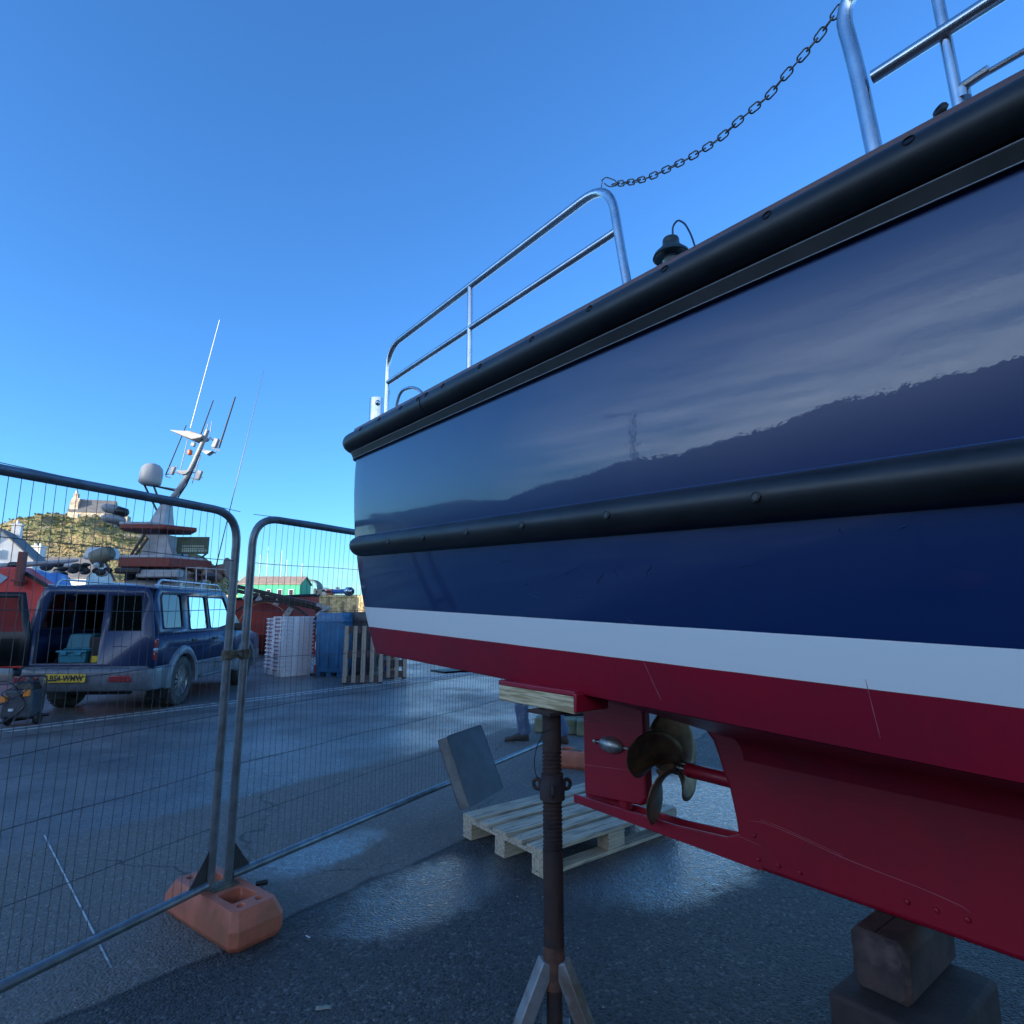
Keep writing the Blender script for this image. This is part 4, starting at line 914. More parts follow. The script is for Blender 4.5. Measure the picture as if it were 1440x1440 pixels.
org = pbr('orange_plastic_block', (.52, .15, .085), .62, c2=(.42, .12, .07), scale=9, bump=.25, bscale=60, bdist=.003, c3=(.33, .12, .06), scale3=6, lo3=.52, hi3=.66)
def block(label, c, rz, L_=.66, W_=.26, H_=.15):
    root = thing('ballast_block', label, 'ballast block', c, rz, 'orange fence ballast blocks')
    bm = bmesh.new()
    def ring(L2, W2, ch, z): 
        return [bm.verts.new((x, y, z)) for x, y in ((-L2 + ch, -W2), (L2 - ch, -W2), (L2, -W2 + ch), (L2, W2 - ch), (L2 - ch, W2), (-L2 + ch, W2), (-L2, W2 - ch), (-L2, -W2 + ch))]
    rs_ = [ring(L_ / 2 - .015, W_ / 2 - .015, .025, 0), ring(L_ / 2, W_ / 2, .028, .025), ring(L_ / 2, W_ / 2, .030, H_ * .58), ring(L_ / 2 - .045, W_ / 2 - .028, .022, H_)]
    for a, b_ in zip(rs_, rs_[1:]):
        for i in range(8): bm.faces.new((a[i], a[(i + 1) % 8], b_[(i + 1) % 8], b_[i]))
    bm.faces.new(rs_[0][::-1]); top = rs_[3]
    # top with recesses: fill with holes then drop walls
    def rect(cx, cy, hx, hy, n=3, r_=.015):
        pts = []
        for sx, sy, a0 in ((1, 1, 0), (-1, 1, 90), (-1, -1, 180), (1, -1, 270)):
            for k in range(n + 1): a = R(a0 + 90 * k / n); pts.append((cx + sx * (hx - r_) + r_ * math.cos(a), cy + sy * (hy - r_) + r_ * math.sin(a)))
        return pts
    def circ(cx, cy, r_, n=14): return [(cx + r_ * math.cos(2 * math.pi * k / n), cy + r_ * math.sin(2 * math.pi * k / n)) for k in range(n)]
    holes = [(rect(.125, 0, .070, .062), .11), (rect(-.125, 0, .070, .062), .11), (circ(.235, .045, .018), .06), (circ(.235, -.045, .018), .06), (circ(-.235, .045, .018), .06), (circ(-.235, -.045, .018), .06)]
    es = [e for e in bm.edges if e.verts[0] in top and e.verts[1] in top]; alld = []
    for pts, dep in holes:
        vs = [bm.verts.new((x, y, H_)) for x, y in pts]; lo_ = [bm.verts.new((x * .97 + .03 * pts[0][0], y * .93, H_ - dep)) for x, y in pts]
        for i in range(len(vs)): es.append(bm.edges.new((vs[i], vs[(i + 1) % len(vs)])))
        alld.append((vs, lo_))
    bmesh.ops.triangle_fill(bm, use_beauty=True, use_dissolve=False, edges=es)
    for vs, lo_ in alld:
        for i in range(len(vs)): j = (i + 1) % len(vs); bm.faces.new((vs[j], vs[i], lo_[i], lo_[j]))
        bm.faces.new(lo_)
    bmesh.ops.recalc_face_normals(bm, faces=bm.faces)
    me = bpy.data.meshes.new('block'); bm.to_mesh(me); bm.free(); me.materials.append(org)
    me.polygons.foreach_set('use_smooth', [True] * len(me.polygons)); me.set_sharp_from_angle(angle=R(30))
    o = bpy.data.objects.new('block', me); col.objects.link(o); o.parent = root
    md = o.modifiers.new('bevel', 'BEVEL'); md.width = .007; md.segments = 2; md.limit_method = 'ANGLE'; md.angle_limit = R(25)
    q_ = MB()
    for k in (-1, 1): q_ = MB(); q_.box((k * (L_ / 2 - .004), 0, .05), (.012, .12, .035)); q_.build('end_panel', org, root, bevel=.003)
    q_ = MB(); q_.box((-.02, 0, H_ + .003), (.10, .13, .012)); q_.build('socket_rim', cl_m, root, bevel=.004)
    return root
pbl, pbr_ = GP(229, 1284), GP(320, 1345); ax = (pbr_ - pbl).normalized(); nrm = Vector((-ax.y, ax.x, 0))
L_ = (pbr_ - pbl).length + .05; cen = (pbl + pbr_) / 2 + nrm * .13
block('worn orange plastic ballast block in the foreground holding both fence posts', cen, math.atan2(ax.y, ax.x), L_)
fe = Vector((f2a.x, f2a.y, 0)) + Vector((f2dir.x, f2dir.y, 0)) * 3.45
block('orange ballast block at the far end of the fence, seen beside the rudder', GP(815, 1080) + Vector((.02, .05, 0)), R(-22), .62)
fe2 = Vector((f1a.x, f1a.y, 0)) + Vector((f1dir.x, f1dir.y, 0)) * 3.45
block('orange ballast block behind the photographer at the left', fe2, R(150), .66)
# ---- pallet
pA, pB = GP(651, 1143, .144), GP(766, 1198, .144); ax = (pB - pA); ax.z = 0; ax.normalize(); ln = Vector((-ax.y, ax.x, 0)); 
if ln.y < 0: ln = -ln
def pallet(name, label, loc, rot, mat_, parts_from, Lb=1.2, Wb=.8, ws=None, group='wooden pallets', cross=None):
    root = thing(name, label, 'pallet', loc, group=group, rot=rot); rr_ = random.Random(parts_from)
    ws = ws or [.145, .10, .145, .10, .145]; gap = (Wb - sum(ws)) / (len(ws) - 1); y = 0
    for w__ in ws:
        q_ = MB(); q_.box((Lb / 2, y + w__ / 2, .133), (Lb, w__ - .004, .022)); q_.build('deck_board', mat_, root, bevel=.0025); y += w__ + gap
    for x in (.0725, Lb / 2, Lb - .0725):
        q_ = MB(); q_.box((x, Wb / 2, .111), (.145, Wb, .0205)); q_.build('cross_board', cross or mat_, root, bevel=.0025)
        for yy in (.05, Wb / 2, Wb - .05):
            q_ = MB(); q_.box((x, yy, .0615), (.143, .098, .0765)); q_.build('block', mat_, root, bevel=.004)
    for yy in (.05, Wb / 2, Wb - .05):
        q_ = MB(); q_.box((Lb / 2, yy, .0115), (Lb, .098, .021)); q_.build('bottom_board', mat_, root, bevel=.0025)
    nh = MB()
    for x in (.0725, Lb / 2, Lb - .0725):
        y = 0
        for w__ in ws:
            for dx in (-.03, .03): nh.lathe([(.004, 0), (.004, .0012)], (x + dx, y + w__ / 2 + rr_.uniform(-.02, .02), .1438), n=8)
            y += w__ + gap
    nh.build('nail_heads', rust, root); return root
# local x runs along the boards, local y across; y axis must point from far side to near side so that (x, y, z) stays right handed
angx = math.atan2(ln.y, ln.x)
yv = Vector((-math.sin(angx), math.cos(angx), 0))
org_p = Vector((pA.x, pA.y, 0)) if yv.dot(ax) > 0 else Vector((pA.x, pA.y, 0)) + ax * .8
pallet('pallet', 'pale wooden pallet lying flat on the asphalt behind the jack stand', org_p, (0, 0, angx), wood_pallet, 1)
# ---- grey cushion standing on the pallet
cb0, cb1 = GP(661, 1135, .146), GP(708, 1108, .146); ct0 = Vector((-.425, 4.42, .585)); 
ux = (cb1 - cb0); wd = ux.length; ux.normalize(); up = (ct0 - cb0); up = (up - ux * up.dot(ux)); hh = up.length; up.normalize(); nn = up.cross(ux)
cush_m = pbr('grey_canvas', (.105, .115, .135), .88, c2=(.085, .093, .11), scale=7, bump=.35, bscale=260, bdist=.0015)
edge_m = pbr('pale_canvas_edge', (.20, .205, .20), .88, c2=(.14, .14, .135), scale=9, bump=.35, bscale=200, bdist=.002)
if nn.y < 0: nn = -nn       # thickness goes away from the camera
cushion = thing('cushion', 'grey square seat cushion propped upright on the pallet against the fence', 'cushion', cb0)
M3 = lambda a, b_, t: ux * a + up * b_ + nn * t
T_ = .085; q_ = MB(); n_ = 14; front, back = [], []
def edge(u): return (1 - abs(2 * u - 1) ** 9)
for i in range(n_ + 1):
    r1, r2 = [], []
    for j in range(n_ + 1):
        u, v = j / n_, i / n_; pf = .012 * (1 - abs(2 * u - 1) ** 3) * (1 - abs(2 * v - 1) ** 3) + .002 * mnoise.noise(Vector((u * 4, v * 4, 1)))
        rc = .02 * ((abs(2 * u - 1) ** 8) * (abs(2 * v - 1) ** 8)); cu_, cv_ = (u - .5) * (1 - rc), (v - .5) * (1 - rc)
        a, b_ = (cu_ + .5) * wd, (cv_ + .5) * hh
        r1.append(M3(a, b_, -pf + .004)); r2.append(M3(a, b_, T_ + pf))
    front.append(r1); back.append(r2)
q_.grid(front, m=0); q_.grid(back[::-1], m=0)
def border(gr): return gr[0] + [r_[-1] for r_ in gr[1:]] + gr[-1][::-1][1:] + [r_[0] for r_ in gr[::-1][1:-1]]
bf, bb = border(front), border(back); mid = [(a + b_) / 2 + ((a + b_) / 2 - M3(wd / 2, hh / 2, T_ / 2)).normalized() * .004 for a, b_ in zip(bf, bb)]
q_.grid([bf, mid, bb], m=1, closed=True); q_.build('cover', [cush_m, edge_m], cushion, angle=50)
q_ = MB(); q_.tube(bf, .0035, 7, closed=True); q_.tube(bb, .0035, 7, closed=True); q_.build('piping', cush_m, cushion)
# ---- litter
q_ = MB(); q_.tube([(-.03, 0, .011), (.03, 0, .012)], .011, 10); o = q_.build('rubber_stub', rub_black, loc=GP(368, 1244), rz=R(25), bevel=.002); tag(o, 'short black rubber stub lying near the orange ballast block', 'rubber stub')
q_ = MB(); q_.box((0, 0, .003), (.030, .006, .003)); o = q_.build('litter', white_pl, loc=GP(433, 1318), rz=R(-35), bevel=.001); tag(o, 'tiny white plastic strip on the asphalt right of the orange ballast block', 'litter')
q_ = MB(); q_.grid([[(x, y, .003 + .006 * mnoise.noise(Vector((x * 60, y * 60, 0)))) for x in np.linspace(-.028, .028, 6)] for y in np.linspace(-.011, .011, 4)]); o = q_.build('leaf', pbr('dead_leaf', (.30, .28, .22), .8), loc=GP(455, 1418), rz=R(12), solid=.001); tag(o, 'curled pale dead leaf at the bottom edge of the photo', 'leaf')
# loose grit
q_ = MB(); rr_ = random.Random(5)
for i in range(420):
    p = Vector((rr_.uniform(-2.6, 2.2), rr_.uniform(1.6, 5.5), 0)); s_ = rr_.uniform(.0015, .0045)
    q_.ball(p + Vector((0, 0, s_ * .6)), (s_, s_ * rr_.uniform(.5, 1), s_ * .7), 6, m=rr_.choice((0, 1)))
tag(q_.build('grit', [pbr('pale_grit', (.42, .41, .38), .9), pbr('dark_grit', (.05, .05, .05), .9)], fixn=False), 'loose pale and dark grit scattered over the asphalt', None, None, 'stuff')
# ---- stone kerb blocks and dark tub beyond the fence
mossy = pbr('mossy_concrete', (.22, .22, .14), .9, c2=(.14, .16, .07), scale=6, bump=.4, bscale=40, bdist=.005)
kbx = GP(789, 1032)
for i, (px, lab) in enumerate(((765, 'mossy concrete kerb block, leftmost of the three beyond the fence'), (797, 'mossy concrete kerb block in the middle of three beyond the fence'), (826, 'mossy concrete kerb block behind the rudder, rightmost of three'))):
    p = GP(px, 1031 - (px - 765) * -.08); q_ = MB(); q_.box((0, .13, .085), (.25, .26, .17), taper=(.92, .9)); o = q_.build('kerb_block', mossy, loc=p, rz=R(-8 + i * 3), bevel=.02, seg=3); tag(o, lab, 'kerb block', 'kerb blocks beyond the fence')
q_ = thing('bin', 'dark blue plastic bin standing behind the kerb blocks', 'bin', GP(820, 1008), 0)
b = MB(); b.box((0, .3, .35), (.62, .5, .7), taper=(1.08, 1.08)); b.build('body', pbr('dark_blue_plastic', (.012, .018, .035), .5), q_, bevel=.03); b = MB(); b.box((0, .3, .725), (.72, .6, .05)); b.build('lid', pbr('dark_lid', (.015, .02, .03), .5), q_, bevel=.015)
# ---- walking person (only the legs show under the hull)
def skin_body(name, mats, joints, edges, root_i, parent, sub=2):
    me = bpy.data.meshes.new(name); me.from_pydata([j[0] for j in joints], edges, []); o = bpy.data.objects.new(name, me); col.objects.link(o)
    md = o.modifiers.new('skin', 'SKIN'); md.use_smooth_shade = True
    for i, j in enumerate(joints): me.skin_vertices[0].data[i].radius = j[1]; me.skin_vertices[0].data[i].use_root = (i == root_i)
    s_ = o.modifiers.new('sub', 'SUBSURF'); s_.levels = sub; s_.render_levels = sub
    for m in mats: me.materials.append(m)
    dg = bpy.context.evaluated_depsgraph_get(); dg.update(); m2 = bpy.data.meshes.new_from_object(o.evaluated_get(dg)); m2.name = name
    bpy.data.objects.remove(o); o = bpy.data.objects.new(name, m2); col.objects.link(o); o.parent = parent; m2.materials.clear()
    for m in mats: m2.materials.append(m)
    return o
fl, fr_ = GP(733, 1043), GP(787, 1046)
pc_ = (fl + fr_) / 2; person = thing('person', 'person in faded jeans and brown shoes walking left behind the jack stand', 'person', pc_, 0)
def rl(p): return Vector(p) - pc_
hx = 0.02; hip = Vector((hx + .02, 0, .95))
LA, RA = rl(fl), rl(fr_)                       # feet; walking towards -x
skinm = pbr('skin', (.45, .27, .19), .5); denim = pbr('faded_denim', (.075, .11, .19), .85, c2=(.22, .27, .34), scale=9, bump=.4, bscale=60, bdist=.006, lo=.5, hi=.68)
shirt = pbr('dark_jacket', (.03, .035, .05), .8, bump=.3, bscale=20, bdist=.01); shoe_m = pbr('brown_leather', (.05, .032, .022), .6)
def J(x, y, z, rx, ry=None): return (Vector((x, y, z)), (rx, ry or rx))
body = [J(0, 0, .96, .15, .11), J(0, 0, 1.12, .14, .10), J(-.01, 0, 1.32, .17, .11), J(-.02, 0, 1.46, .12, .08), J(-.03, 0, 1.53, .055, .055), J(-.05, 0, 1.60, .07, .075), J(-.05, 0, 1.70, .085, .10), J(-.045, 0, 1.77, .05, .06),
        J(-.01, .18, 1.44, .055), J(.08, .23, 1.17, .042), J(.02, .24, .94, .032), J(.0, .24, .86, .035), J(-.01, -.18, 1.44, .055), J(-.06, -.24, 1.17, .042), J(-.16, -.24, .97, .032), J(-.20, -.24, .90, .035),
        J(LA.x * .35, .09, .90, .095), J(LA.x * .75 - .04, .07, .52, .068), J(LA.x + .04, LA.y, .12, .045), J(RA.x * .3, -.09, .90, .095), J(RA.x * .55, -.07, .50, .068), J(RA.x + .06, RA.y, .13, .045)]
ed = [(0, 1), (1, 2), (2, 3), (3, 4), (4, 5), (5, 6), (6, 7), (3, 8), (8, 9), (9, 10), (10, 11), (3, 12), (12, 13), (13, 14), (14, 15), (0, 16), (16, 17), (17, 18), (0, 19), (19, 20), (20, 21)]
skin_body('body', [skinm], body, ed, 0, person)
# trousers: slightly larger than the legs, creased
def leg_cloth(P, rad, name, mat_):
    q_ = MB(); pts = [cr([Vector(p) for p in P], k / 14) for k in range(15)]; rs = [float(np.interp(k / 14, np.linspace(0, 1, len(rad)), rad)) + .004 * math.sin(k * 2.1) for k in range(15)]
    q_.tube(pts, rs, 16); return q_
for nm, P in (('trouser_leg', [(0.0, .08, .98), (LA.x * .4, .085, .86), (LA.x * .75 - .04, .07, .52), (LA.x * .95, LA.y, .30), (LA.x + .045, LA.y, .085)]), ('trouser_leg', [(0.0, -.08, .98), (RA.x * .3, -.085, .86), (RA.x * .55, -.07, .50), (RA.x * .9, RA.y, .30), (RA.x + .05, RA.y, .10)])):
    leg_cloth(P, [.13, .115, .082, .072, .068], nm, denim).build(nm, denim, person, angle=80)
q_ = MB(); q_.tube([cr([Vector(p) for p in ((0, 0, .90), (0, 0, 1.1), (-.01, 0, 1.3), (-.02, 0, 1.46), (-.03, 0, 1.52))], k / 10) for k in range(11)], [.16, .165, .16, .16, .165, .175, .18, .18, .15, .10, .065], 20); q_.build('jacket', shirt, person, angle=80)
for P in ([(-.01, .15, 1.45), (.0, .19, 1.42), (.08, .235, 1.17), (.02, .245, .95)], [(-.01, -.15, 1.45), (-.02, -.19, 1.42), (-.06, -.245, 1.17), (-.16, -.245, .98)]):
    leg_cloth(P, [.06, .07, .056, .048], 'sleeve', shirt).build('sleeve', shirt, person, angle=80)
q_ = MB(); q_.ball((-.035, 0, 1.73), (.105, .088, .10), 16); q_.build('hair', pbr('dark_hair', (.03, .02, .015), .8), person)
for F, tilt in ((LA, 0.0), (RA, .25)):
    rt = Matrix.Rotation(tilt, 3, 'Y'); q_ = MB(); rws = []
    for t, w_, h_ in ((.09, .028, .07), (.06, .038, .10), (.0, .040, .105), (-.06, .040, .08), (-.11, .048, .058), (-.16, .046, .048), (-.19, .03, .036)):
        rws.append([rt @ Vector((t, w_ * math.cos(a) , .008 + h_ * .5 + h_ * .5 * math.sin(a))) + Vector((F.x, F.y, .0)) for a in np.linspace(0, 2 * math.pi, 14, endpoint=False)])
    q_.grid(rws, closed=True); o_ = len(q_.v); q_.add(rws[0], [tuple(range(14))]); q_.add(rws[-1], [tuple(range(14))]); q_.build('shoe', shoe_m, person, angle=60)
# ================================================================== THE BLUE ESTATE CAR (tall off-road car, rear door open)
carblue = pbr('car_blue_paint', (.014, .030, .085), .36, coat=.22, spec=.35, c2=(.010, .022, .068), scale=3)
cargrey = pbr('car_grey_cladding', (.12, .135, .16), .42, coat=.15, c2=(.085, .095, .11), scale=6, c3=(.14, .13, .11), scale3=3, lo3=.6, hi3=.75)
cardark = pbr('car_dark_interior', (.014, .015, .018), .8)
cglass = glassy('car_glass', (.10, .12, .13), .01, .18); cglass_side = glassy('car_side_glass', (.05, .06, .07), .01, .04)
trimb = pbr('car_black_trim', (.012, .012, .014), .4)
tyre = pbr('tyre_rubber', (.022, .022, .024), .8, bump=.3, bscale=90, bdist=.003, c2=(.05, .048, .045), scale=8); alloy = pbr('alloy', (.33, .34, .36), .38, .8, c2=(.2, .2, .2), scale=12)
redlens = pbr('red_lens', (.22, .008, .012), .18, coat=.6); amber = pbr('amber_lens', (.5, .16, .02), .2); whitelens = pbr('white_lens', (.45, .47, .5), .2)
vr = GP(213, 985); car_o = Vector((-6.02, 8.55, 0)); CRZ = R(5.0)
car = thing('car', 'tall blue and grey off-road car parked with its rear door open, behind the fence', 'car', car_o, CRZ)
HW, BELT = .88, 1.10
def tumble(z): return (HW if z < BELT else HW - (z - BELT) * .17)
RAx, FAx, WR = 1.02, 3.78, .375
def archpts(cy, r_, z0=.42):
    a0 = math.asin((z0 - WR) / r_); return [(cy + r_ * math.cos(t), WR + r_ * math.sin(t)) for t in np.linspace(a0, math.pi - a0, 15)]
for sg, nm in ((1, 'side_panel'), (-1, 'side_panel')):
    mpf = lambda y, z: Vector((sg * tumble(z), y, z))
    up = [(.10, .64), (.10, BELT), (3.30, BELT), (4.05, 1.06), (4.50, .98), (4.60, .86), (4.62, .64)] ; 
    # painted body side, arches cut out
    arcR, arcF = archpts(RAx, .47, .64), archpts(FAx, .47, .64)
    out_ = up + [(p[0], p[1]) for p in arcF] + [(p[0], p[1]) for p in arcR]
    vs, fs = fill_panel([out_], mpf); b = MB(); b.add(vs, fs)
    # greenhouse with window openings
    g0 = [(.10, BELT), (.14, 1.60), (.20, 1.74), (.32, 1.80), (2.65, 1.82), (2.85, 1.78), (3.55, BELT)]
    wq = [(.34, 1.20), (.98, 1.20), (.98, 1.68), (.92, 1.72), (.40, 1.72), (.34, 1.66)]
    wr = [(1.22, 1.16), (1.92, 1.16), (1.88, 1.70), (1.24, 1.70)]; wf = [(2.02, 1.16), (3.10, 1.16), (2.72, 1.70), (1.98, 1.70)]
    vs, fs = fill_panel([g0, wq, wr, wf], mpf); b.add(vs, fs)
    sp = b.build(nm, carblue, car, solid=.03, angle=20, fixn=False)
    if sg == -1: sp.data.flip_normals()
    for lp in (wq, wr, wf):
        b = MB(); vs, fs = fill_panel([lp], lambda y, z: Vector((sg * (tumble(z) - .012), y, z))); b.add(vs, fs); b.build('window', cglass_side, sp, fixn=False)
        b = MB(); b.tube([Vector((sg * (tumble(z) + .001), y, z)) for y, z in rounded([Vector((p[0], p[1], 0)) for p in lp], .05, 4, True) for y, z in ((y, z),)] if False else [Vector((sg * (tumble(v.y) + .001), v.x, v.y)) for v in rounded([Vector((p[0], p[1], 0)) for p in lp], .05, 4, True)], .010, 6, closed=True); b.build('window_seal', trimb, sp)
    # grey lower cladding between the arches, and flared arches
    def clad(): b.build('lower_cladding', cargrey, car, bevel=.012)
    b = MB(); b.prism([(.48 + RAx, .34), (FAx - .47, .34), (FAx - .47, .64), (.48 + RAx, .64)], lambda y, z, t: Vector((sg * (t + (.012 if z > .5 else 0)), y, z)), HW - .05, HW + .008)
    clad(); b = MB(); b.prism([(FAx + .47, .36), (4.62, .40), (4.64, .66), (FAx + .45, .66)], lambda y, z, t: Vector((sg * t, y, z)), HW - .05, HW + .008)
    clad(); b = MB(); b.prism([(.12, .36), (RAx - .50, .36), (RAx - .46, .66), (.12, .66)], lambda y, z, t: Vector((sg * t, y, z)), HW - .05, HW + .008)
    b.build('lower_cladding', cargrey, car, bevel=.012)
    for cy in (RAx, FAx):
        b = MB(); rws = []
        for t in np.linspace(R(-6), R(186), 24):
            c_, s_ = math.cos(t), math.sin(t)
            rws.append([Vector((sg * x, cy + r_ * c_, WR + r_ * s_)) for x, r_ in ((HW - .03, .415), (HW + .035, .42), (HW + .052, .445), (HW + .045, .50), (HW + .012, .545), (HW - .005, .55))])
        b.grid(rws); b.build('wheel_arch', cargrey, car, angle=50)
        b = MB(); b.grid([[Vector((sg * x, cy + .43 * math.cos(t), WR + .43 * math.sin(t))) for x in (HW - .04, HW - .34)] for t in np.linspace(R(-10), R(190), 16)]); b.build('arch_liner', cardark, car)
    b = MB(); b.beam((sg * (HW + .004), .35, .905), (sg * (HW + .004), 4.4, .895), .012, .014); b.build('side_crease', carblue, car)
    b = MB(); b.box((sg * (HW + .014), 1.36, .99), (.02, .16, .035)); b.box((sg * (HW + .014), 2.20, .99), (.02, .16, .035)); b.build('door_handle', trimb, car, bevel=.006)
    b = MB(); b.beam((sg * (HW + .045), 1.62, .385), (sg * (HW + .045), 3.2, .385), .07, .035); b.build('side_step', cargrey, car, bevel=.01)
    for yy in (1.12, 1.97, 3.18):
        b = MB(); b.beam((sg * (HW + .0015), yy if yy > 1.2 else yy, .68 if yy > 1.2 else .93), (sg * (HW + .0015), yy, BELT), .004, .006); b.build('door_gap', trimb, car)
    b = MB(); b.box((sg * (HW + .12), 3.02, 1.16), (.16, .09, .14)); b.beam((sg * (HW - .0), 3.05, 1.12), (sg * (HW + .1), 3.04, 1.13), .03, .03); b.build('door_mirror', trimb, car, bevel=.025)
    # roof rail
    b = MB(); x = sg * (tumble(1.80) - .045); b.tube(rounded([(x, .30, 1.80), (x, .40, 1.925), (x, 2.55, 1.935), (x, 2.68, 1.83)], .07, 6), .017, 10)
    for yy in (1.1, 1.85): b.tube([(x, yy, 1.80), (x, yy, 1.93)], .014, 8)
    b.tube([(x + sg * .02, .2, 1.838), (x + sg * .02, 2.7, 1.846)], .012, 8); b.build('roof_rail', pbr('silver_rail', (.45, .48, .52), .35, .7), car, angle=60)
    # wheels
    for cy in (RAx, FAx):
        w_ = MB(); rot = Matrix.Rotation(R(90) * sg, 3, 'Y')
        w_.lathe([(.235, -.115), (.30, -.125), (.355, -.11), (.375, -.075), (.377, 0), (.375, .075), (.355, .11), (.30, .125), (.235, .115)], (sg * (HW - .105), cy, WR), rot, 40, caps=False); 
        for k in range(36):
            a = 2 * math.pi * k / 36; w_.box((sg * (HW - .105 + .055), cy + .374 * math.cos(a), WR + .374 * math.sin(a)), (.09, .03, .014), Matrix.Rotation(a - math.pi / 2, 3, 'X'))
        wt = w_.build('wheel', tyre, car, angle=30)
        r2 = MB(); r2.lathe([(.232, -.10), (.238, .105), (.222, .108), (.214, .085), (.205, .0), (.20, -.09)], (sg * (HW - .105), cy, WR), rot, 36, caps=False)
        for k in range(12):
            a = 2 * math.pi * k / 12; c_, s_ = math.cos(a), math.sin(a); xx = sg * (HW - .105 + .085)
            for da in (-.11, .11): r2.beam((xx + sg * .01, cy + .05 * c_, WR + .05 * s_), (xx, cy + .215 * math.cos(a + da), WR + .215 * math.sin(a + da)), .022, .014, up=(1, 0, 0))
        r2.lathe([(.06, .07), (.055, .108), (.02, .115)], (sg * (HW - .105), cy, WR), rot, 20); r2.build('rim', alloy, wt, angle=30)
        r2 = MB(); r2.lathe([(.20, -.06), (.20, .02)], (sg * (HW - .105), cy, WR), rot, 24); r2.build('brake_disc', cardark, wt)
# roof, bonnet, windscreen, floor, tail frame
b = MB(); b.grid([[Vector((u * (tumble(1.80)) * 1.0, y, 1.80 + .045 * (1 - u * u) * min(1, (y - .0) / .3) + (.02 if .3 < y < 2.7 else 0) * (1 - abs(u) ** 6))) for u in np.linspace(-1, 1, 13)] for y in (.16, .30, .5, 1.2, 2, 2.6, 2.85)]); b.build('roof', carblue, car, solid=.03)
b = MB(); b.grid([[Vector((u * (HW - .02), y, z + .03 * (1 - u * u))) for u in np.linspace(-1, 1, 9)] for y, z in ((3.4, 1.10), (3.9, 1.08), (4.35, 1.01), (4.58, .90), (4.63, .70))]); b.build('bonnet', carblue, car, solid=.02)
b = MB(); b.grid([[Vector((u * (tumble(z) - .05), y, z)) for u in np.linspace(-1, 1, 7)] for y, z in ((3.50, 1.10), (2.84, 1.79))]); b.build('windscreen', cglass, car)
b = MB(); b.box((0, 4.66, .5), (1.74, .16, .30)); b.build('front_bumper', cargrey, car, bevel=.05)
b = MB(); b.box((0, 2.3, .50), (1.66, 4.3, .06)); b.box((0, 4.0, .8), (1.5, .9, .4)); b.build('floor', cardark, car)
b = MB(); b.box((0, 1.7, .42), (.9, 3.2, .12)); b.tube([(-.3, .3, .34), (.5, .3, .34)], .075, 14); b.tube([(-.7, 1.02, .36), (.7, 1.02, .36)], .05, 10); b.ball((.05, 1.02, .36), .13, 12); b.build('underbody', pbr('underbody_dirt', (.03, .022, .018), .9), car)
# rear frame: outline with the big left opening and the right-hand door opening
def trx(z): return tumble(z) - .012
L_open = [(-.74, .72), (.13, .72), (.13, 1.70), (-.60, 1.70), (-.745, 1.12)]
outl = [(-trx(.66), .66), (trx(.66), .66), (trx(1.1), 1.1), (trx(1.6), 1.6), (trx(1.74) - .03, 1.76), (trx(1.8) - .10, 1.805), (-trx(1.8) + .10, 1.805), (-trx(1.74) + .03, 1.76), (-trx(1.6), 1.6), (-trx(1.1), 1.1)]
R_win = [(.22, 1.17), (.68, 1.17), (.63, 1.68), (.22, 1.68)]
vs, fs = fill_panel([outl, L_open, R_win], lambda x, z: Vector((x, .10 + (z - .66) * .035, z))); b = MB(); b.add(vs, fs)
tailf = b.build('tail_frame', carblue, car, solid=.04, angle=20)
b = MB(); vs, fs = fill_panel([R_win], lambda x, z: Vector((x, .112 + (z - .66) * .035, z))); b.add(vs, fs); b.build('window', cglass_side, tailf, fixn=False)
b = MB(); b.tube([Vector((v.x, .098 + (v.y - .66) * .035, v.y)) for v in rounded([Vector((p[0], p[1], 0)) for p in R_win], .04, 4, True)], .010, 6, closed=True); b.build('window_seal', trimb, tailf)
b = MB()
for x in (.155, .745): b.beam((x, .083, .70), (x - (.0 if x < .5 else .08), .115, 1.74), .006, .008)
b.beam((.155, .088, .70), (.745, .088, .70), .006, .008, up=(0, 1, 0)); b.build('door_gap', trimb, tailf)
b = MB(); b.box((.40, .080, .955), (.20, .02, .015)); b.box((.36, .082, .80), (.34, .012, .012)); b.box((.52, .082, .875), (.012, .012, .16)); b.build('tailgate_trim', carblue, tailf, bevel=.003)
text_mesh('4x4', .06, .003, pbr('badge', (.3, .32, .36), .3, .8), 'badge', tailf, Matrix.Translation((.60, .078, .80)) @ Matrix.Rotation(R(90), 4, 'X')) if False else None
b = MB(); b.tube([Vector((v.x, .09 + (v.y - .66) * .035, v.y)) for v in rounded([Vector((p[0], p[1], 0)) for p in L_open], .06, 4, True)], .014, 6, closed=True); b.build('door_seal', trimb, tailf)
# tail lamps wrapping the corner
for sg in (1, -1):
    tl = None
    for z0, z1, mt, nm in ((.93, 1.06, redlens, 'tail_lamp'), (.885, .93, whitelens, 'reversing_lens'), (.75, .885, redlens, 'brake_lens')):
        b = MB(); b.box((sg * .835, .135, (z0 + z1) / 2), (.11, .11, z1 - z0 - .004)); o = b.build(nm, mt, tl or car, bevel=.012); tl = tl or o
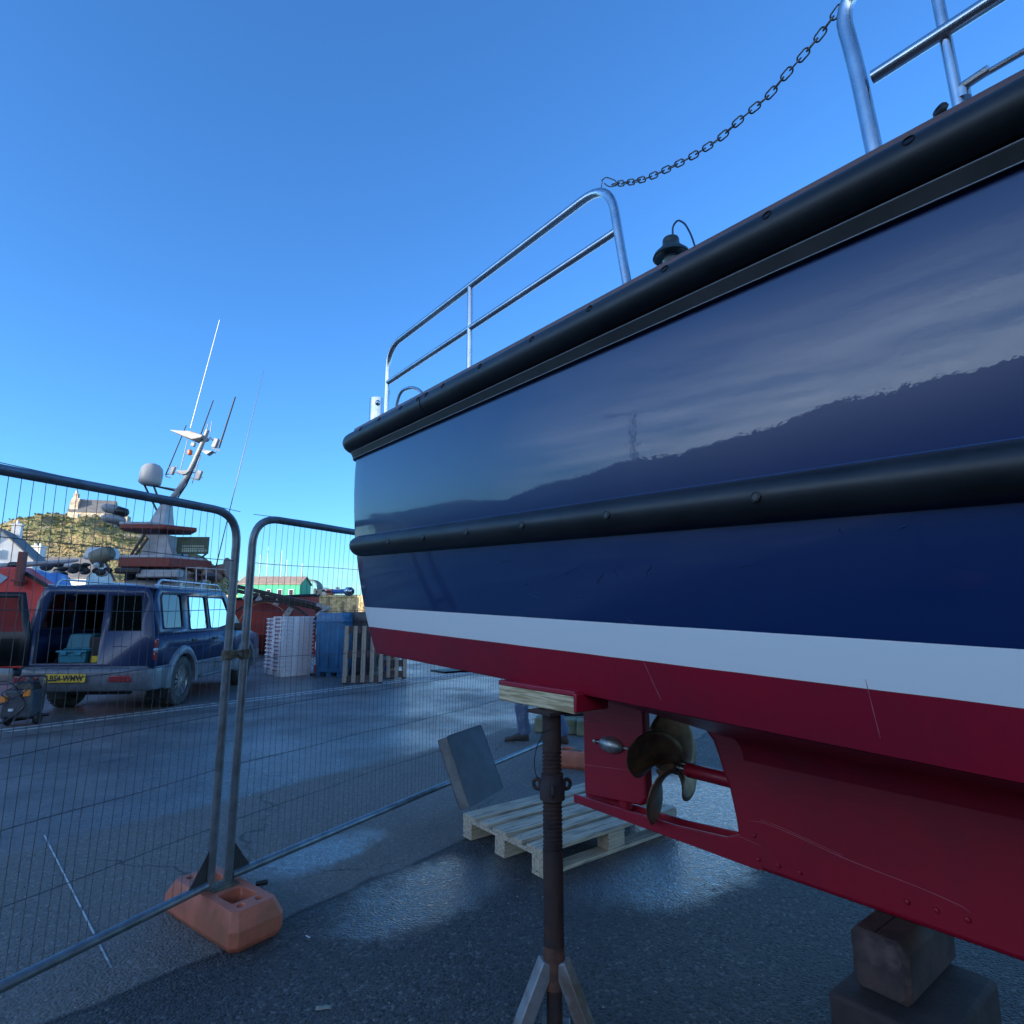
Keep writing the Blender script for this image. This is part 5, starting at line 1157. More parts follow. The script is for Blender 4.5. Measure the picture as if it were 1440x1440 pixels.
# rear bumper
b = MB(); rws = []
for z, o_ in ((.34, .0), (.36, .03), (.46, .06), (.60, .065), (.655, .05), (.67, .0)):
    rws.append([Vector((x, y, z)) for x, y in ((-HW - .01, .55), (-HW - .03 - o_ * .3, .25), (-HW + .06, .07 - o_), (-.5, .02 - o_), (0, .01 - o_), (.5, .02 - o_), (HW - .06, .07 - o_), (HW + .03 + o_ * .3, .25), (HW + .01, .55))])
b.grid(rws); b.build('rear_bumper', cargrey, car, angle=60, solid=.02)
b = MB(); b.box((0, .12, .672), (1.66, .16, .02)); b.build('bumper_step', cargrey, car, bevel=.006)
for x in (.52, -.72): b = MB(); b.box((x, -.052, .52), (.30, .02, .085)); b.build('fog_lamp', redlens, car, bevel=.01)
b = MB(); b.box((.70, .62, .30), (.26, .012, .26)); b.build('mudflap', trimb, car)
b = MB(); b.box((-.70, .62, .30), (.26, .012, .26)); b.build('mudflap', trimb, car)
plate_m = pbr('yellow_number_plate', (.62, .42, .035), .45, c2=(.52, .35, .04), scale=12)
b = MB(); b.box((-.19, -.078, .535), (.54, .012, .115)); npl = b.build('number_plate', plate_m, car, bevel=.004)
text_mesh('LB54 WMW', .108, .0012, pbr('plate_black', (.012, .012, .012), .5), 'plate_lettering', npl, Matrix.Translation((-.19, -.0855, .532)) @ Matrix.Rotation(R(90), 4, 'X') @ Matrix.Diagonal((.86, 1.0, 1, 1)))
# open rear door, hinged on the left, swung out
hd = R(206); du = Vector((math.cos(hd), math.sin(hd), 0)); dn = Vector((-du.y, du.x, 0))
hinge = Vector((-.80, .08, 0)); mpd = lambda a, z: hinge + du * a + Vector((0, 0, z))
dl = [(.0, .70), (.86, .70), (.86, 1.62), (.78, 1.72), (.12, 1.72), (.0, 1.12)]; dw = [(.10, 1.17), (.76, 1.17), (.76, 1.58), (.70, 1.64), (.20, 1.64)]
vs, fs = fill_panel([dl, dw], mpd); b = MB(); b.add(vs, fs); dr = b.build('rear_door', trimb, car, solid=.05, angle=20)
b = MB(); vs, fs = fill_panel([dw], lambda a, z: mpd(a, z) + dn * .02); b.add(vs, fs); b.build('window', glassy('door_glass', (.35, .38, .40), .01, .06), dr, fixn=False)
b = MB(); b.box(mpd(.43, .92) + dn * .0, (.66, .10, .34), Matrix.Rotation(hd, 3, 'Z')); b.box(mpd(.6, 1.10), (.12, .11, .03), Matrix.Rotation(hd, 3, 'Z')); b.build('door_card', cardark, dr, bevel=.02)
# seats inside
for x in (-.42, .42):
    b = MB(); b.box((x, 2.55, .82), (.5, .5, .2)); b.box((x, 2.28, 1.12), (.5, .14, .66), Matrix.Rotation(R(8), 3, 'X')); b.box((x, 2.22, 1.52), (.24, .10, .16)); b.build('seat', cardark, car, bevel=.05)
b = MB(); b.box((0, 1.62, 1.0), (1.44, .16, .60), Matrix.Rotation(R(8), 3, 'X')); b.box((0, 1.85, .78), (1.44, .5, .2)); b.box((-.4, 1.58, 1.38), (.22, .1, .14)); b.box((.4, 1.58, 1.38), (.22, .1, .14)); b.build('rear_seat', cardark, car, bevel=.05)
# load in the boot: things of their own
def incar(x, y, z): return car_o + Matrix.Rotation(CRZ, 3, 'Z') @ Vector((x, y, z))
teal = pbr('teal_plastic', (.02, .19, .26), .45, c2=(.015, .15, .21), scale=6)
t = thing('crate', 'teal plastic box with a lid standing in the open car boot', 'crate', incar(-.30, .42, .565), CRZ, 'teal boxes in the car boot')
b = MB(); b.box((0, 0, .15), (.34, .42, .30), taper=(1.12, 1.08)); b.build('body', teal, t, bevel=.015); b = MB(); b.box((0, 0, .318), (.42, .50, .03)); [b.box((x, -.26, .29), (.09, .02, .05)) for x in (-.1, .1)]; b.build('lid', teal, t, bevel=.008)
t = thing('crate', 'rounded teal tub on top of the lidded teal box in the car boot', 'crate', incar(-.27, .45, .905), CRZ, 'teal boxes in the car boot')
b = MB(); b.box((0, 0, .11), (.36, .36, .22), taper=(.86, .86)); b.build('body', pbr('dusty_teal', (.03, .15, .19), .6), t, bevel=.03, seg=3); b = MB(); b.box((0, 0, .008), (.38, .38, .016)); b.build('rim', teal, t, bevel=.004)
t = thing('tool_case', 'black case with a yellow latch in the open car boot', 'tool case', incar(.02, .50, .565), CRZ)
b = MB(); b.box((0, 0, .26), (.30, .46, .52)); b.build('body', trimb, t, bevel=.02); b = MB(); b.box((-.02, -.245, .20), (.13, .03, .10)); b.build('latch', pbr('yellow_plastic', (.6, .42, .03), .5), t, bevel=.008)
# pressure washer by the bumper
pw = GP(50, 1020); washer = thing('pressure_washer', 'dark grey wheeled pressure washer with orange clips beside the open car door', 'pressure washer', pw + Vector((-.19, -.02, 0)), R(12)); washer.scale = (.84, .84, .84)
pwm = pbr('washer_grey', (.055, .062, .075), .5, c2=(.035, .04, .05), scale=9); orc = pbr('orange_clip', (.75, .22, .03), .4)
b = MB(); b.box((0, 0, .34), (.42, .36, .42), taper=(.88, .9)); b.build('body', pwm, washer, bevel=.04, seg=3)
b = MB(); b.box((.04, 0, .60), (.30, .26, .12), taper=(.7, .8)); b.lathe([(.05, .62), (.05, .70), (.03, .74)], (.06, 0, 0), n=12); b.build('motor_head', trimb, washer, bevel=.02)
for x, z in ((-.16, .42), (.13, .50)): b = MB(); b.box((x, -.18, z), (.09, .05, .10)); b.build('clip', orc, washer, bevel=.012)
b = MB(); b.box((-.05, -.19, .26), (.06, .02, .035)); b.build('label_plate', white_pl, washer)
for x in (-.2, .2):
    b = MB(); b.lathe([(.04, -.03), (.085, -.03), (.095, 0), (.085, .03), (.04, .03)], (x, .06, .095), Matrix.Rotation(R(90), 3, 'Y'), 18); b.build('wheel', trimb, washer)
b = MB(); b.tube(rounded([(-.2, .16, .2), (-.2, .2, .72), (.2, .2, .72), (.2, .16, .2)], .08, 5), .014, 8); b.build('handle', trimb, washer)
b = MB(); b.tube(rounded([(-.1, -.2, .38), (-.3, -.3, .30), (-.55, -.2, .22), (-.9, .0, .35), (-.7, .1, .62), (-.3, .1, .66), (-.05, -.15, .6), (.16, -.2, .3), (-.1, -.25, .08), (-.4, -.3, .05), (-.8, -.35, .03)], .12, 6), .013, 8)
b.tube(rounded([(.05, -.16, .66), (-.2, -.24, .5), (-.05, -.25, .42), (.1, -.22, .50), (.18, -.2, .64), (.0, -.1, .70)], .06, 5), .008, 7); b.build('hose', trimb, washer)
gun = thing('spray_gun', 'black spray gun with orange trigger on the ground beside the pressure washer', 'spray gun', GP(25, 1018), R(20))
b = MB(); b.tube([(-.05, 0, .05), (.3, .1, .09)], .02, 8); b.tube([(.0, 0, .06), (.02, -.02, .16)], .025, 8); b.build('body', trimb, gun); b = MB(); b.box((.07, 0, .10), (.05, .03, .08)); b.build('trigger', orc, gun, bevel=.006)

# ================================================================== STACKED FISH BOXES, TUBS, PALLETS
fbw = pbr('white_fish_box', (.66, .67, .70), .55, c2=(.50, .50, .54), scale=5, bump=.15, bscale=50, bdist=.003)
def fishbox(label, loc, rz, slot_m, first=None):
    if first: 
        r_ = copy_tree(first); r_.location = loc; r_.rotation_euler = (0, 0, rz); r_['label'] = label; return r_
    root = thing('fish_box', label, 'fish box', loc, rz, 'white stacked fish boxes')
    Lx, Ly, H_ = .80, .45, .19
    b = MB(); rws = []
    for z, k in ((.0, .86), (.012, .87), (H_ - .03, .97), (H_ - .028, 1.03), (H_, 1.03), (H_, .98), (H_ - .01, .95), (.02, .83)):
        rws.append([Vector((sx * Lx / 2 * k, sy * Ly / 2 * k, z)) for sx, sy in ((-1, -.86), (-.94, -1), (.94, -1), (1, -.86), (1, .86), (.94, 1), (-.94, 1), (-1, .86))])
    b.grid(rws, closed=True); b.add(rws[0], [tuple(range(8))[::-1]]); b.add(rws[-1], [tuple(range(8))])
    for x in (-.30, -.1, .1, .30):
        b.box((x, -Ly / 2 * .97, H_ * .55), (.035, .03, H_ * .75)); b.box((x, Ly / 2 * .97, H_ * .55), (.035, .03, H_ * .75))
    for y in (-.14, .14): b.box((-Lx / 2 * .975, y, H_ * .55), (.03, .03, H_ * .75))
    b.build('body', fbw, root, angle=30)
    b = MB(); b.box((-Lx / 2 * .985, 0, H_ - .055), (.020, .20, .026)); b.box((Lx / 2 * .985, 0, H_ - .055), (.020, .20, .026)); b.build('hand_slot', slot_m, root, bevel=.005)
    return root
slotm = pbr('pink_slot', (.34, .14, .18), .6)
fb0 = GP(404, 952); fang = R(48); num = ['bottom', 'second from the bottom', 'third from the bottom', 'fourth from the bottom', 'fifth from the bottom', 'sixth from the bottom', 'seventh from the bottom', 'seventh from the top', 'sixth from the top', 'fifth from the top', 'fourth from the top', 'third from the top', 'second from the top', 'topmost']
fb0 = fb0 + Vector((-.05, .35, 0)); first = None
def rot2(a, v): return Matrix.Rotation(a, 3, 'Z') @ Vector(v)
for i in range(14):
    o = fishbox('white plastic fish box, ' + num[i] + ' in the stack by the car', fb0 + Vector(((i % 3) * .006, 0, .0 + i * .088)), fang + R(((i * 53) % 7 - 3) * .4), slotm, first); first = first or o
for i in range(13):
    fishbox('white plastic fish box, ' + ['bottom', 'second from the bottom', 'third from the bottom', 'fourth from the bottom', 'fifth from the bottom', 'sixth from the bottom', 'middle', 'sixth from the top', 'fifth from the top', 'fourth from the top', 'third from the top', 'second from the top', 'topmost'][i] + ' of the rear stack by the striped post',
        fb0 + rot2(fang, (.12, .56, 0)) + Vector((0, 0, i * .092)), fang, slotm, first)
# striped post
p = GP(440, 951) + Vector((.02, .2, 0)); t = thing('barrier_post', 'red and white striped post between the white boxes and the blue tub', 'post', p)
rd_m = pbr('barrier_red', (.42, .03, .03), .5)
b = MB(); Hh = 1.22
for k in range(7): b.box((0, 0, .06 + Hh / 7 * (k + .5)), (.12, .10, Hh / 7 - .001), m=k % 2)
b.box((0, 0, .03), (.22, .3, .06), m=2); b.build('post', [rd_m, white_pl, plas_black], t, bevel=.004)
# insulated tubs
tub_blue = pbr('blue_tub', (.025, .13, .27), .5, c2=(.02, .095, .20), scale=4, bump=.2, bscale=20, bdist=.01); tub_blk = pbr('black_tub', (.016, .018, .022), .5, c2=(.03, .032, .036), scale=6)
def tub(name, label, c, rz, L_, W_, H_, mt, tm):
    root = thing(name, label, 'tub', c, rz); b = MB(); rws = []
    for z, k in ((0.1, .90), (.14, .92), (H_ * .82, .98), (H_ * .86, 1.0), (H_ * .93, .97), (H_, .86)):
        rws.append([Vector((sx * L_ / 2 * k, sy * W_ / 2 * k, z)) for sx, sy in ((-1, -.88), (-.9, -1), (.9, -1), (1, -.88), (1, .88), (.9, 1), (-.9, 1), (-1, .88))])
    b.grid(rws, closed=True); b.add(rws[0], [tuple(range(8))]); b.add(rws[-1], [tuple(range(8))[::-1]]); [b.box((x, -W_ / 2 * .96, H_ * .48), (.05, .03, H_ * .66)) for x in (-L_ * .32, 0, L_ * .32)]; [b.box((s * L_ / 2 * .96, 0, H_ * .48), (.03, W_ * .2, H_ * .66)) for s in (-1, 1)]; b.build('body', mt, root, angle=30, bevel=.008)
    b = MB(); b.box((0, 0, H_ * .865), (L_ * 1.02, W_ * 1.02, .05)); b.build('rim', tm, root, bevel=.015)
    for x in (-L_ * .36, 0, L_ * .36): b = MB(); b.box((x, 0, .05), (.12, W_ * .85, .10)); b.build('skid', tm, root, bevel=.01)
tb = GP(462, 953)
tub('tub', 'tall blue insulated fish tub standing upside down beside the striped post', tb + Vector((.05, .55, 0)), R(-18), .78, .9, 1.42, tub_blue, tub_blue)
tub('tub', 'dark fish tub behind the leaning pallet, right of the blue tub', GP(495, 953) + Vector((.05, .75, 0)), R(-18), .95, .9, 1.44, tub_blk, tub_blk)
# pallets leaning against the dark tub
lp0 = GP(483, 960)
def leaning(label, base, yaw, lean, Lb, Wb, seed):
    # boards run up the pallet; face turned to the camera
    m3 = Matrix.Rotation(yaw, 3, 'Z') @ Matrix.Rotation(R(90) - lean, 3, 'X') @ Matrix.Rotation(R(90), 3, 'Z')
    return pallet('pallet', label, base, m3.to_euler(), wood_grey, seed, Lb, Wb, [.085] * (5 if Wb > .7 else 4), cross=wood_dark)  # cross boards coloured dark to paint in the shade behind the gaps
o1 = leaning('grey weathered pallet leaning upright against the dark tub', lp0 + Vector((.80, .0, 0)), R(14), R(12), 1.15, .8, 3)
o2 = leaning('short grey pallet leaning on the right of the taller pallet under the hull', GP(531, 954) + Vector((.62, .05, 0)), R(14), R(16), .62, .62, 4)
b = MB(); b.box((0, 0, .19), (.22, .06, .38)); o = b.build('crate', pbr('royal_blue_plastic', (.02, .05, .30), .5), loc=GP(540, 954) + Vector((.05, .28, 0)), rz=R(14), bevel=.01); tag(o, 'small blue crate seen between the boards of the short pallet', 'crate')

# ================================================================== THE RED TRAWLER AND ITS GEAR
TY = 21.0
def T(px, py, dy=0.0): return DP(px, py, TY + dy)
red_hull = pbr('trawler_red', (.30, .03, .022), .6, c2=(.20, .022, .018), scale=1.2, bump=.1, bscale=9, bdist=.01); red_trim = pbr('trawler_red_trim', (.17, .025, .016), .6)
white_s = pbr('trawler_white', (.40, .41, .43), .55, c2=(.28, .28, .29), scale=1.5, c3=(.35, .22, .14), scale3=1.1, lo3=.62, hi3=.72)
tw0 = T(230, 900); tw0.z = 0; trawler = thing('trawler', 'red fishing trawler with grey mast and many aerials behind the blue car', 'fishing boat', tw0)
def tl(p): return Vector(p) - tw0
b = MB(); secs = []
x0, x1 = T(62, 850).x - tw0.x, T(446, 850).x - tw0.x
for t in np.linspace(0, 1, 22):
    x = x0 + (x1 - x0) * t; e = 1 - abs(2 * t - 1) ** 3.2; w_ = 1.9 * max(.02, e) ** .6; sh = .25 * (2 * t - 1) ** 2
    secs.append([Vector((x, w_ * k, z + (sh if z > 1 else 0))) for k, z in ((1, 1.75), (1.0, 1.3), (.9, .7), (.45, .2), (0, 0), (-.45, .2), (-.9, .7), (-1.0, 1.3), (-1, 1.75))])
b.grid(secs); b.grid([[s_[0] - Vector((0, 0, .35)), s_[-1] - Vector((0, 0, .35))] for s_ in secs]); b.build('hull', red_hull, trawler)
rl_ = MB()
for k in (0, -1): rl_.tube([s_[k] + Vector((0, 0, .02)) for s_ in secs], .05, 6)
rl_.build('gunwale', trimb, trawler)
def tb_box(nm, pxa, pya, pxb, pyb, dy, dep, mt, taper=None, bevel=.04, parent=None, label=None):
    a, c_ = tl(T(pxa, pyb, dy)), tl(T(pxb, pya, dy)); q_ = MB(); q_.box(((a.x + c_.x) / 2, a.y + dep / 2, (a.z + c_.z) / 2), (abs(c_.x - a.x), dep, abs(c_.z - a.z)), taper=taper); return q_.build(nm, mt, parent or trawler, bevel=bevel, label=label)
wh = tb_box('wheelhouse', 168, 799, 252, 866, -.9, 1.9, white_s)
b = MB(); 
for px in (176, 193, 210, 229):
    a = tl(T(px + 6, 810, -.93)); b.box(a, (.30, .04, .28))
b.build('window', win_dk, wh)
# raised red rimmed roof: boat-shaped slab
def slab(nm, pl_, z0, z1, dy, dep, mt, tip=.4):
    a, c_ = tl(T(pl_[0], 790, dy)), tl(T(pl_[1], 790, dy)); q_ = MB(); L_ = c_.x - a.x
    poly = [(a.x, a.y + dep * .25), (a.x + L_ * .08, a.y), (a.x + L_ * .72, a.y), (c_.x, a.y + dep * .5), (a.x + L_ * .72, a.y + dep), (a.x + L_ * .08, a.y + dep), (a.x, a.y + dep * .75)]
    zA, zB = z0, z1; q_.prism(poly, lambda x, y, t: Vector((x, y, t)), zA, zB); return q_.build(nm, mt, trawler, bevel=.03)
zof = lambda py: T(230, py).z
slab('roof_band', (157, 270), zof(801), zof(789), -1.3, 2.6, red_trim); slab('roof_top', (158, 258), zof(789) + .003, zof(785), -1.25, 2.5, white_s)
slab('upper_platform', (155, 254), zof(749), zof(743), -1.0, 1.7, red_trim); slab('upper_deck', (156, 222), zof(743) + .003, zof(739), -.95, 1.6, white_s)
b = MB(); rws = []
for px0, px1, py in ((186, 250, 787), (199, 243, 779), (206, 238, 765), (207, 236, 752)):
    a, c_ = tl(T(px0, py, -.5)), tl(T(px1, py, -.5)); rws.append([Vector((x, y, a.z)) for x, y in ((a.x, -.55), (c_.x, -.55), (c_.x, .5), (a.x, .5))])
b.grid(rws, closed=True); b.build('funnel_casing', white_s, trawler, angle=40)
b = MB()
for pa in ((180, 787, 203, 752), (186, 787, 208, 757)): b.beam(tl(T(pa[0], pa[1], -.8)), tl(T(pa[2], pa[3], -.8)), .06, .06)
for k in range(5): t = k / 4; b.beam(tl(T(180 + 23 * t, 787 - 35 * t, -.8)), tl(T(186 + 22 * t, 787 - 30 * t, -.8)), .03, .03)
b.build('ladder', trimb, trawler)
b = MB(); rws = []
for px0, px1, py, hy in ((214, 238, 744, .35), (225, 238, 720, .25), (233, 240, 706, .15)):
    a, c_ = tl(T(px0, py, 0)), tl(T(px1, py, 0)); rws.append([Vector((x, y, a.z)) for x, y in ((a.x, -hy), (c_.x, -hy), (c_.x, hy), (a.x, hy))])
b.grid(rws, closed=True); b.add(rws[-1], [(0, 1, 2, 3)]); b.build('mast_foot', white_s, trawler, angle=30)
mast = MB(); mast.tube([tl(T(*p)) for p in ((237, 710), (243, 700), (252, 688), (262, 672), (272, 652), (280, 634), (287, 618), (292, 605))], [.10, .10, .095, .09, .085, .08, .075, .07], 12); mo = mast.build('mast', grey_paint, trawler)
b = MB(); b.tube([tl(T(*p)) for p in ((250, 700), (262, 682), (274, 655), (285, 628))], .025, 6); b.build('cable_run', trimb, mo)
def rod(nm, pa, pb2, r_, mt, parent=None, lab=None, dy=0.0): q_ = MB(); q_.tube([tl(T(*pa, dy)), tl(T(*pb2, dy))], [r_, r_ * .8], 7); return q_.build(nm, mt, parent or mo, label=lab)
rod('whip_aerial', (268, 602), (309, 450), .020, white_pl, lab='tall white whip aerial, lit by the sun')
for pa, pb2, r_ in (((282, 612), (300, 563), .024), ((285, 625), (293, 596), .020), ((308, 630), (331, 558), .032), ((233, 668), (262, 598), .022), ((252, 668), (264, 618), .016), ((270, 680), (282, 640), .018), ((296, 608), (298, 592), .015), ((302, 640), (309, 618), .014)):
    rod('aerial', pa, pb2, r_, trimb if r_ > .021 else grey_paint)
for pa, pb2 in (((245, 606), (282, 613)), ((232, 668), (245, 664)), ((245, 664), (262, 668)), ((262, 668), (276, 655)), ((292, 612), (302, 622)), ((286, 632), (302, 637)), ((268, 662), (285, 672)), ((222, 684), (256, 689)), ((270, 640), (282, 645)), ((300, 618), (314, 620)), ((298, 630), (310, 634)), ((236, 658), (250, 656)), ((233, 670), (240, 672)), ((268, 672), (280, 676)), ((272, 660), (284, 664))):
    rod('bracket', pa, pb2, .022, grey_paint)
for px, py, w_, h_ in ((303, 623, .16, .36), (280, 668, .16, .34), (243, 662, .13, .30), (272, 625, .14, .16)): b = MB(); b.box(tl(T(px, py)), (w_, .12, h_), Matrix.Rotation(R(16), 3, 'Y')); b.build('aerial_housing', grey_paint, mo, bevel=.02)
b = MB(); b.prism([(-.65, .10), (.1, .06), (.62, -.10), (.55, -.2), (.2, -.26), (-.15, -.12)], lambda x, z, t: tl(T(268, 611)) + Vector((x, t, z)), -.28, .28); b.build('radar_scanner', white_s, mo, bevel=.03)
b = MB(); b.lathe([(.07, -.1), (.09, -.06), (.09, .06), (.04, .1)], tl(T(267, 636)), n=10); b.build('lamp', pbr('orange_lamp', (.5, .10, .03), .4), mo)
b = MB(); b.prism([(-.25, .04), (.25, .04), (.12, -.10), (-.05, -.12)], lambda x, z, t: tl(T(260, 664)) + Vector((x, t, z)), -.15, .15); b.prism([(-.2, .03), (.2, .03), (.0, -.12)], lambda x, z, t: tl(T(293, 636)) + Vector((x, t, z)), -.12, .12); b.build('cross_plate', white_s, mo, bevel=.01)
# satellite dome on its struts
b = MB(); dc = tl(T(210, 682)); b.lathe([(.25, -.02), (.36, .05), (.375, .18), (.375, .44), (.34, .63), (.22, .76), (.05, .81)], dc, Matrix.Rotation(R(5), 3, 'Y'), 26); dome = b.build('satellite_dome', pbr('dome_grey', (.33, .35, .37), .5), mo, angle=60)
b = MB()
for pa, pb2 in (((203, 682), (224, 725)), ((216, 683), (234, 730)), ((216, 683), (255, 692))): b.tube([tl(T(*pa)), tl(T(*pb2))], .035, 7)
b.build('strut', trimb, dome)
# radars on the platform end
for c_, rx_, nm in (((160, 730), .38, 'radar_dome'), ((158, 716), .33, 'radar_dome'), ((171, 720), .24, 'radar_dome')):
    b = MB(); b.lathe([(rx_ * .4, -.16), (rx_ * .8, -.12), (rx_, -.02), (rx_ * .98, .05), (rx_ * .75, .14), (rx_ * .1, .17)], tl(T(*c_, -.3)), Matrix.Rotation(R(8), 3, 'Y'), 22); b.build(nm, grey_paint if rx_ > .3 else trimb, trawler, angle=60)
b = MB(); b.tube([tl(T(163, 742, -.3)), tl(T(160, 718, -.3))], .05, 8); b.build('radar_post', white_s, trawler)
# horn / searchlight drum on the foredeck, liferaft canister, rails
b = MB(); rot = (tl(T(155, 776)) - tl(T(130, 786))).to_track_quat('Z', 'Y').to_matrix(); b.lathe([(.20, -.02), (.26, .0), (.27, .25), (.24, .55), (.2, .62)], tl(T(132, 786, -1.2)), rot, 20); b.tube([tl(T(143, 798, -1.2)), tl(T(143, 786, -1.2))], .07, 8); b.build('searchlight', pbr('khaki_paint', (.17, .16, .12), .6), trawler)
tb_box('liferaft_case', 114, 769, 156, 786, .6, .7, pbr('liferaft_white', (.5, .53, .56), .45), taper=(.8, .8), bevel=.08)
tb_box('deck_locker', 160, 798, 196, 806, -1.6, .5, trimb)
tb_box('deck_house', 190, 801, 250, 812, -1.5, .4, white_s)
# sponsor-style board carried on the stern gallows, dark green with small pale lettering too far away to read
sb_ = tb_box('sign_board', 247, 755, 294, 779, -.2, .06, pbr('dark_green_board', (.03, .055, .035), .5, c2=(.05, .07, .04), scale=6), bevel=.01)
b = MB(); rr_ = random.Random(2)
for row, (py, h_, n_) in enumerate(((768, .045, 11), (771.5, .045, 12), (774.5, .075, 13))):
    px = 256
    for k in range(n_):
        w_ = rr_.uniform(.03, .055); p = tl(T(px, py, -.2)) + Vector((w_ / 2, -.006, 0)); b.box(p, (w_, .012, h_)); px += (w_ + .028) * FPX / 21
b.build('lettering', pbr('sign_pale', (.35, .42, .33), .6), sb_)
b = MB(); b.tube([tl(T(235, 778, .3)), tl(T(247, 757, .2))], .03, 6); b.tube([tl(T(250, 757, .1)), tl(T(262, 800, .1))], .03, 6); b.tube([tl(T(290, 779, .1)), tl(T(262, 800, .1))], .03, 6); b.lathe([(.3, -.2), (.42, -.1), (.42, .1), (.3, .2)], tl(T(240, 772, .5)), Matrix.Rotation(R(90), 3, 'X'), 18); b.build('gallows', trimb, trawler)
# deck clutter aft: net drum, winch, tarpaulins
b = MB(); b.lathe([(.38, -.6), (.42, -.56), (.22, -.5), (.22, .5), (.42, .56), (.38, .6)], tl(T(300, 800, .4)) + Vector((0, 0, -.1)), Matrix.Rotation(R(80), 3, 'Y'), 20); b.build('net_drum', pbr('net_drum_rust', (.22, .15, .12), .8), trawler)
nets = MB(); rr_ = random.Random(8)
for k in range(16):
    p = tl(T(262 + k * 4.2, 806 - 6 * math.sin(k * .5), rr_.uniform(-.6, .8))); nets.ball(p, (rr_.uniform(.16, .3), .25, rr_.uniform(.1, .2)), 8, m=k % 3)
nets.build('folded_nets', [pbr('net_pale', (.55, .53, .50), .9), pbr('net_brown', (.22, .13, .09), .9), pbr('net_dark', (.05, .05, .06), .9)], trawler, angle=60)
b = MB()
for px in (262, 276, 290, 304): b.tube([tl(T(px, 818, -1.5)), tl(T(px, 798, -1.5))], .018, 6)
b.tube([tl(T(262, 798, -1.5)), tl(T(318, 801, -1.5))], .018, 6); b.build('deck_rail', white_s, trawler)
# long thin aerial of its own to the right of the mast
q_ = MB(); a, c_ = T(300, 812), T(371, 520); q_.tube([(0, 0, 0), (a + (c_ - a) * .25) - a, (c_ - a)], [.022, .016, .006], 7); o = q_.build('whip_aerial', trimb, trawler); o.location = a - tw0; q_ = MB(); q_.lathe([(.06, -.3), (.06, .12), (.02, .14)], tl(a), n=10); q_.build('aerial_base', trimb, trawler)
# ---- beam trawl gear: steel beams laid over the red stern
gear = thing('trawl_beam', 'black steel trawl beams lying aslant over the red hull', 'trawl beam', T(400, 850, -1.9))
def gl(p): return Vector(p) - gear.location
for off, w_ in (((0, 0), .12), ((-2, 5), .08), ((6, 9), .07)):
    b = MB(); b.beam(gl(T(322 + off[0], 822 + off[1], -1.9)), gl(T(452 + off[0], 852 + off[1] * .8, -1.9 + off[1] * .02)), w_, w_); b.build('beam', trimb, gear, bevel=.01)
b = MB(); 
for k in range(7): t = k / 6; b.beam(gl(T(330 + 110 * t, 824 + 26 * t, -1.9)), gl(T(336 + 110 * t, 833 + 24 * t, -1.75)), .05, .04)
b.build('rung', trimb, gear)
b = MB(); b.beam(gl(T(444, 866, -1.95)), gl(T(463, 853, -1.9)), .16, .10); b.beam(gl(T(445, 850, -1.95)), gl(T(463, 857, -1.9)), .10, .10); b.build('trawl_head', grey_paint, gear, bevel=.02)
for k, (px, py) in enumerate(((343, 838), (362, 840), (386, 846), (400, 862))):
    b = MB(); b.beam(gl(T(px, py + 6, -1.9)), gl(T(px + 10, py + 6 - 14, -1.8)), .07, .16, m=0); b.build('beam_end', [white_s, grey_paint][k % 2], gear, bevel=.01)
b = MB(); cx, cy_, rr2 = 378, 905, 70
arc_ = [T(cx + rr2 * math.cos(t), cy_ - rr2 * .86 * math.sin(t), -1.97) for t in np.linspace(R(25), R(150), 22)]
b.tube([tl(p) for p in arc_], .035, 7); b.build('hull_arc', trimb, trawler)
b = MB(); arc_ = [T(372 + 40 * math.cos(t), 895 - 48 * math.sin(t), -1.95) for t in np.linspace(R(10), R(160), 18)]
b.tube([tl(p) for p in arc_], .015, 6); b.build('weld_seam', pbr('seam_tan', (.35, .14, .07), .7), trawler)
sup = thing('hull_cradle', 'dark steel cradle frame holding the red trawler up behind the white boxes', 'cradle', T(398, 900, -1.0)); sup.location.z = 0
b = MB(); [b.beam((x, y, 0), (x * .96, y, 1.1), .14, .14) for x in (-5.2, -2.4, 0, ) for y in (-.9, 2.6)]; b.build('post', trimb, sup, bevel=.01)
b = MB(); [b.beam((x * .96, -1.2, .35), (x * .96, 2.9, .35), .16, .16) for x in (-5.2, -2.4, 0)]; b.build('cross_beam', trimb, sup, bevel=.01)
# ---- red cabin boat at the left with blue sheet and grey spar
RY = 13.5
def Q(px, py, dy=0.0): return DP(px, py, RY + dy)
rb0 = Q(20, 900); rb0.z = 0; rboat = thing('cabin_boat', 'bright red cabin boat with sloping front, left edge beyond the open car door', 'boat', rb0)
bright = pbr('bright_red_paint', (.62, .045, .040), .45, coat=.2, c2=(.52, .04, .035), scale=2)
def ql(p): return Vector(p) - rb0
pol = [(-90, 812), (-30, 800), (8, 797), (24, 797), (50, 815), (78, 832), (62, 858), (46, 872), (46, 940), (-90, 940)]
b = MB(); pts = [(ql(Q(px, py)).x, ql(Q(px, py)).z) for px, py in pol]; b.prism(pts, lambda x, z, t: Vector((x, t, z)), 0, .45); b.build('cabin', bright, rboat, bevel=.04)
b = MB(); pts = [(ql(Q(px, py)).x, ql(Q(px, py)).z) for px, py in ((-24, 812), (0, 806), (12, 812), (0, 822), (-24, 828))]; b.prism(pts, lambda x, z, t: Vector((x, t, z)), -.02, .03); b.build('window', pbr('pale_reflective_pane', (.35, .42, .5), .1), rboat)
b = MB(); b.beam(ql(Q(36, 806, -.05)), ql(Q(80, 832, -.05)), .05, .08); b.build('edge_strip', trimb, rboat)
b = MB(); secs = []
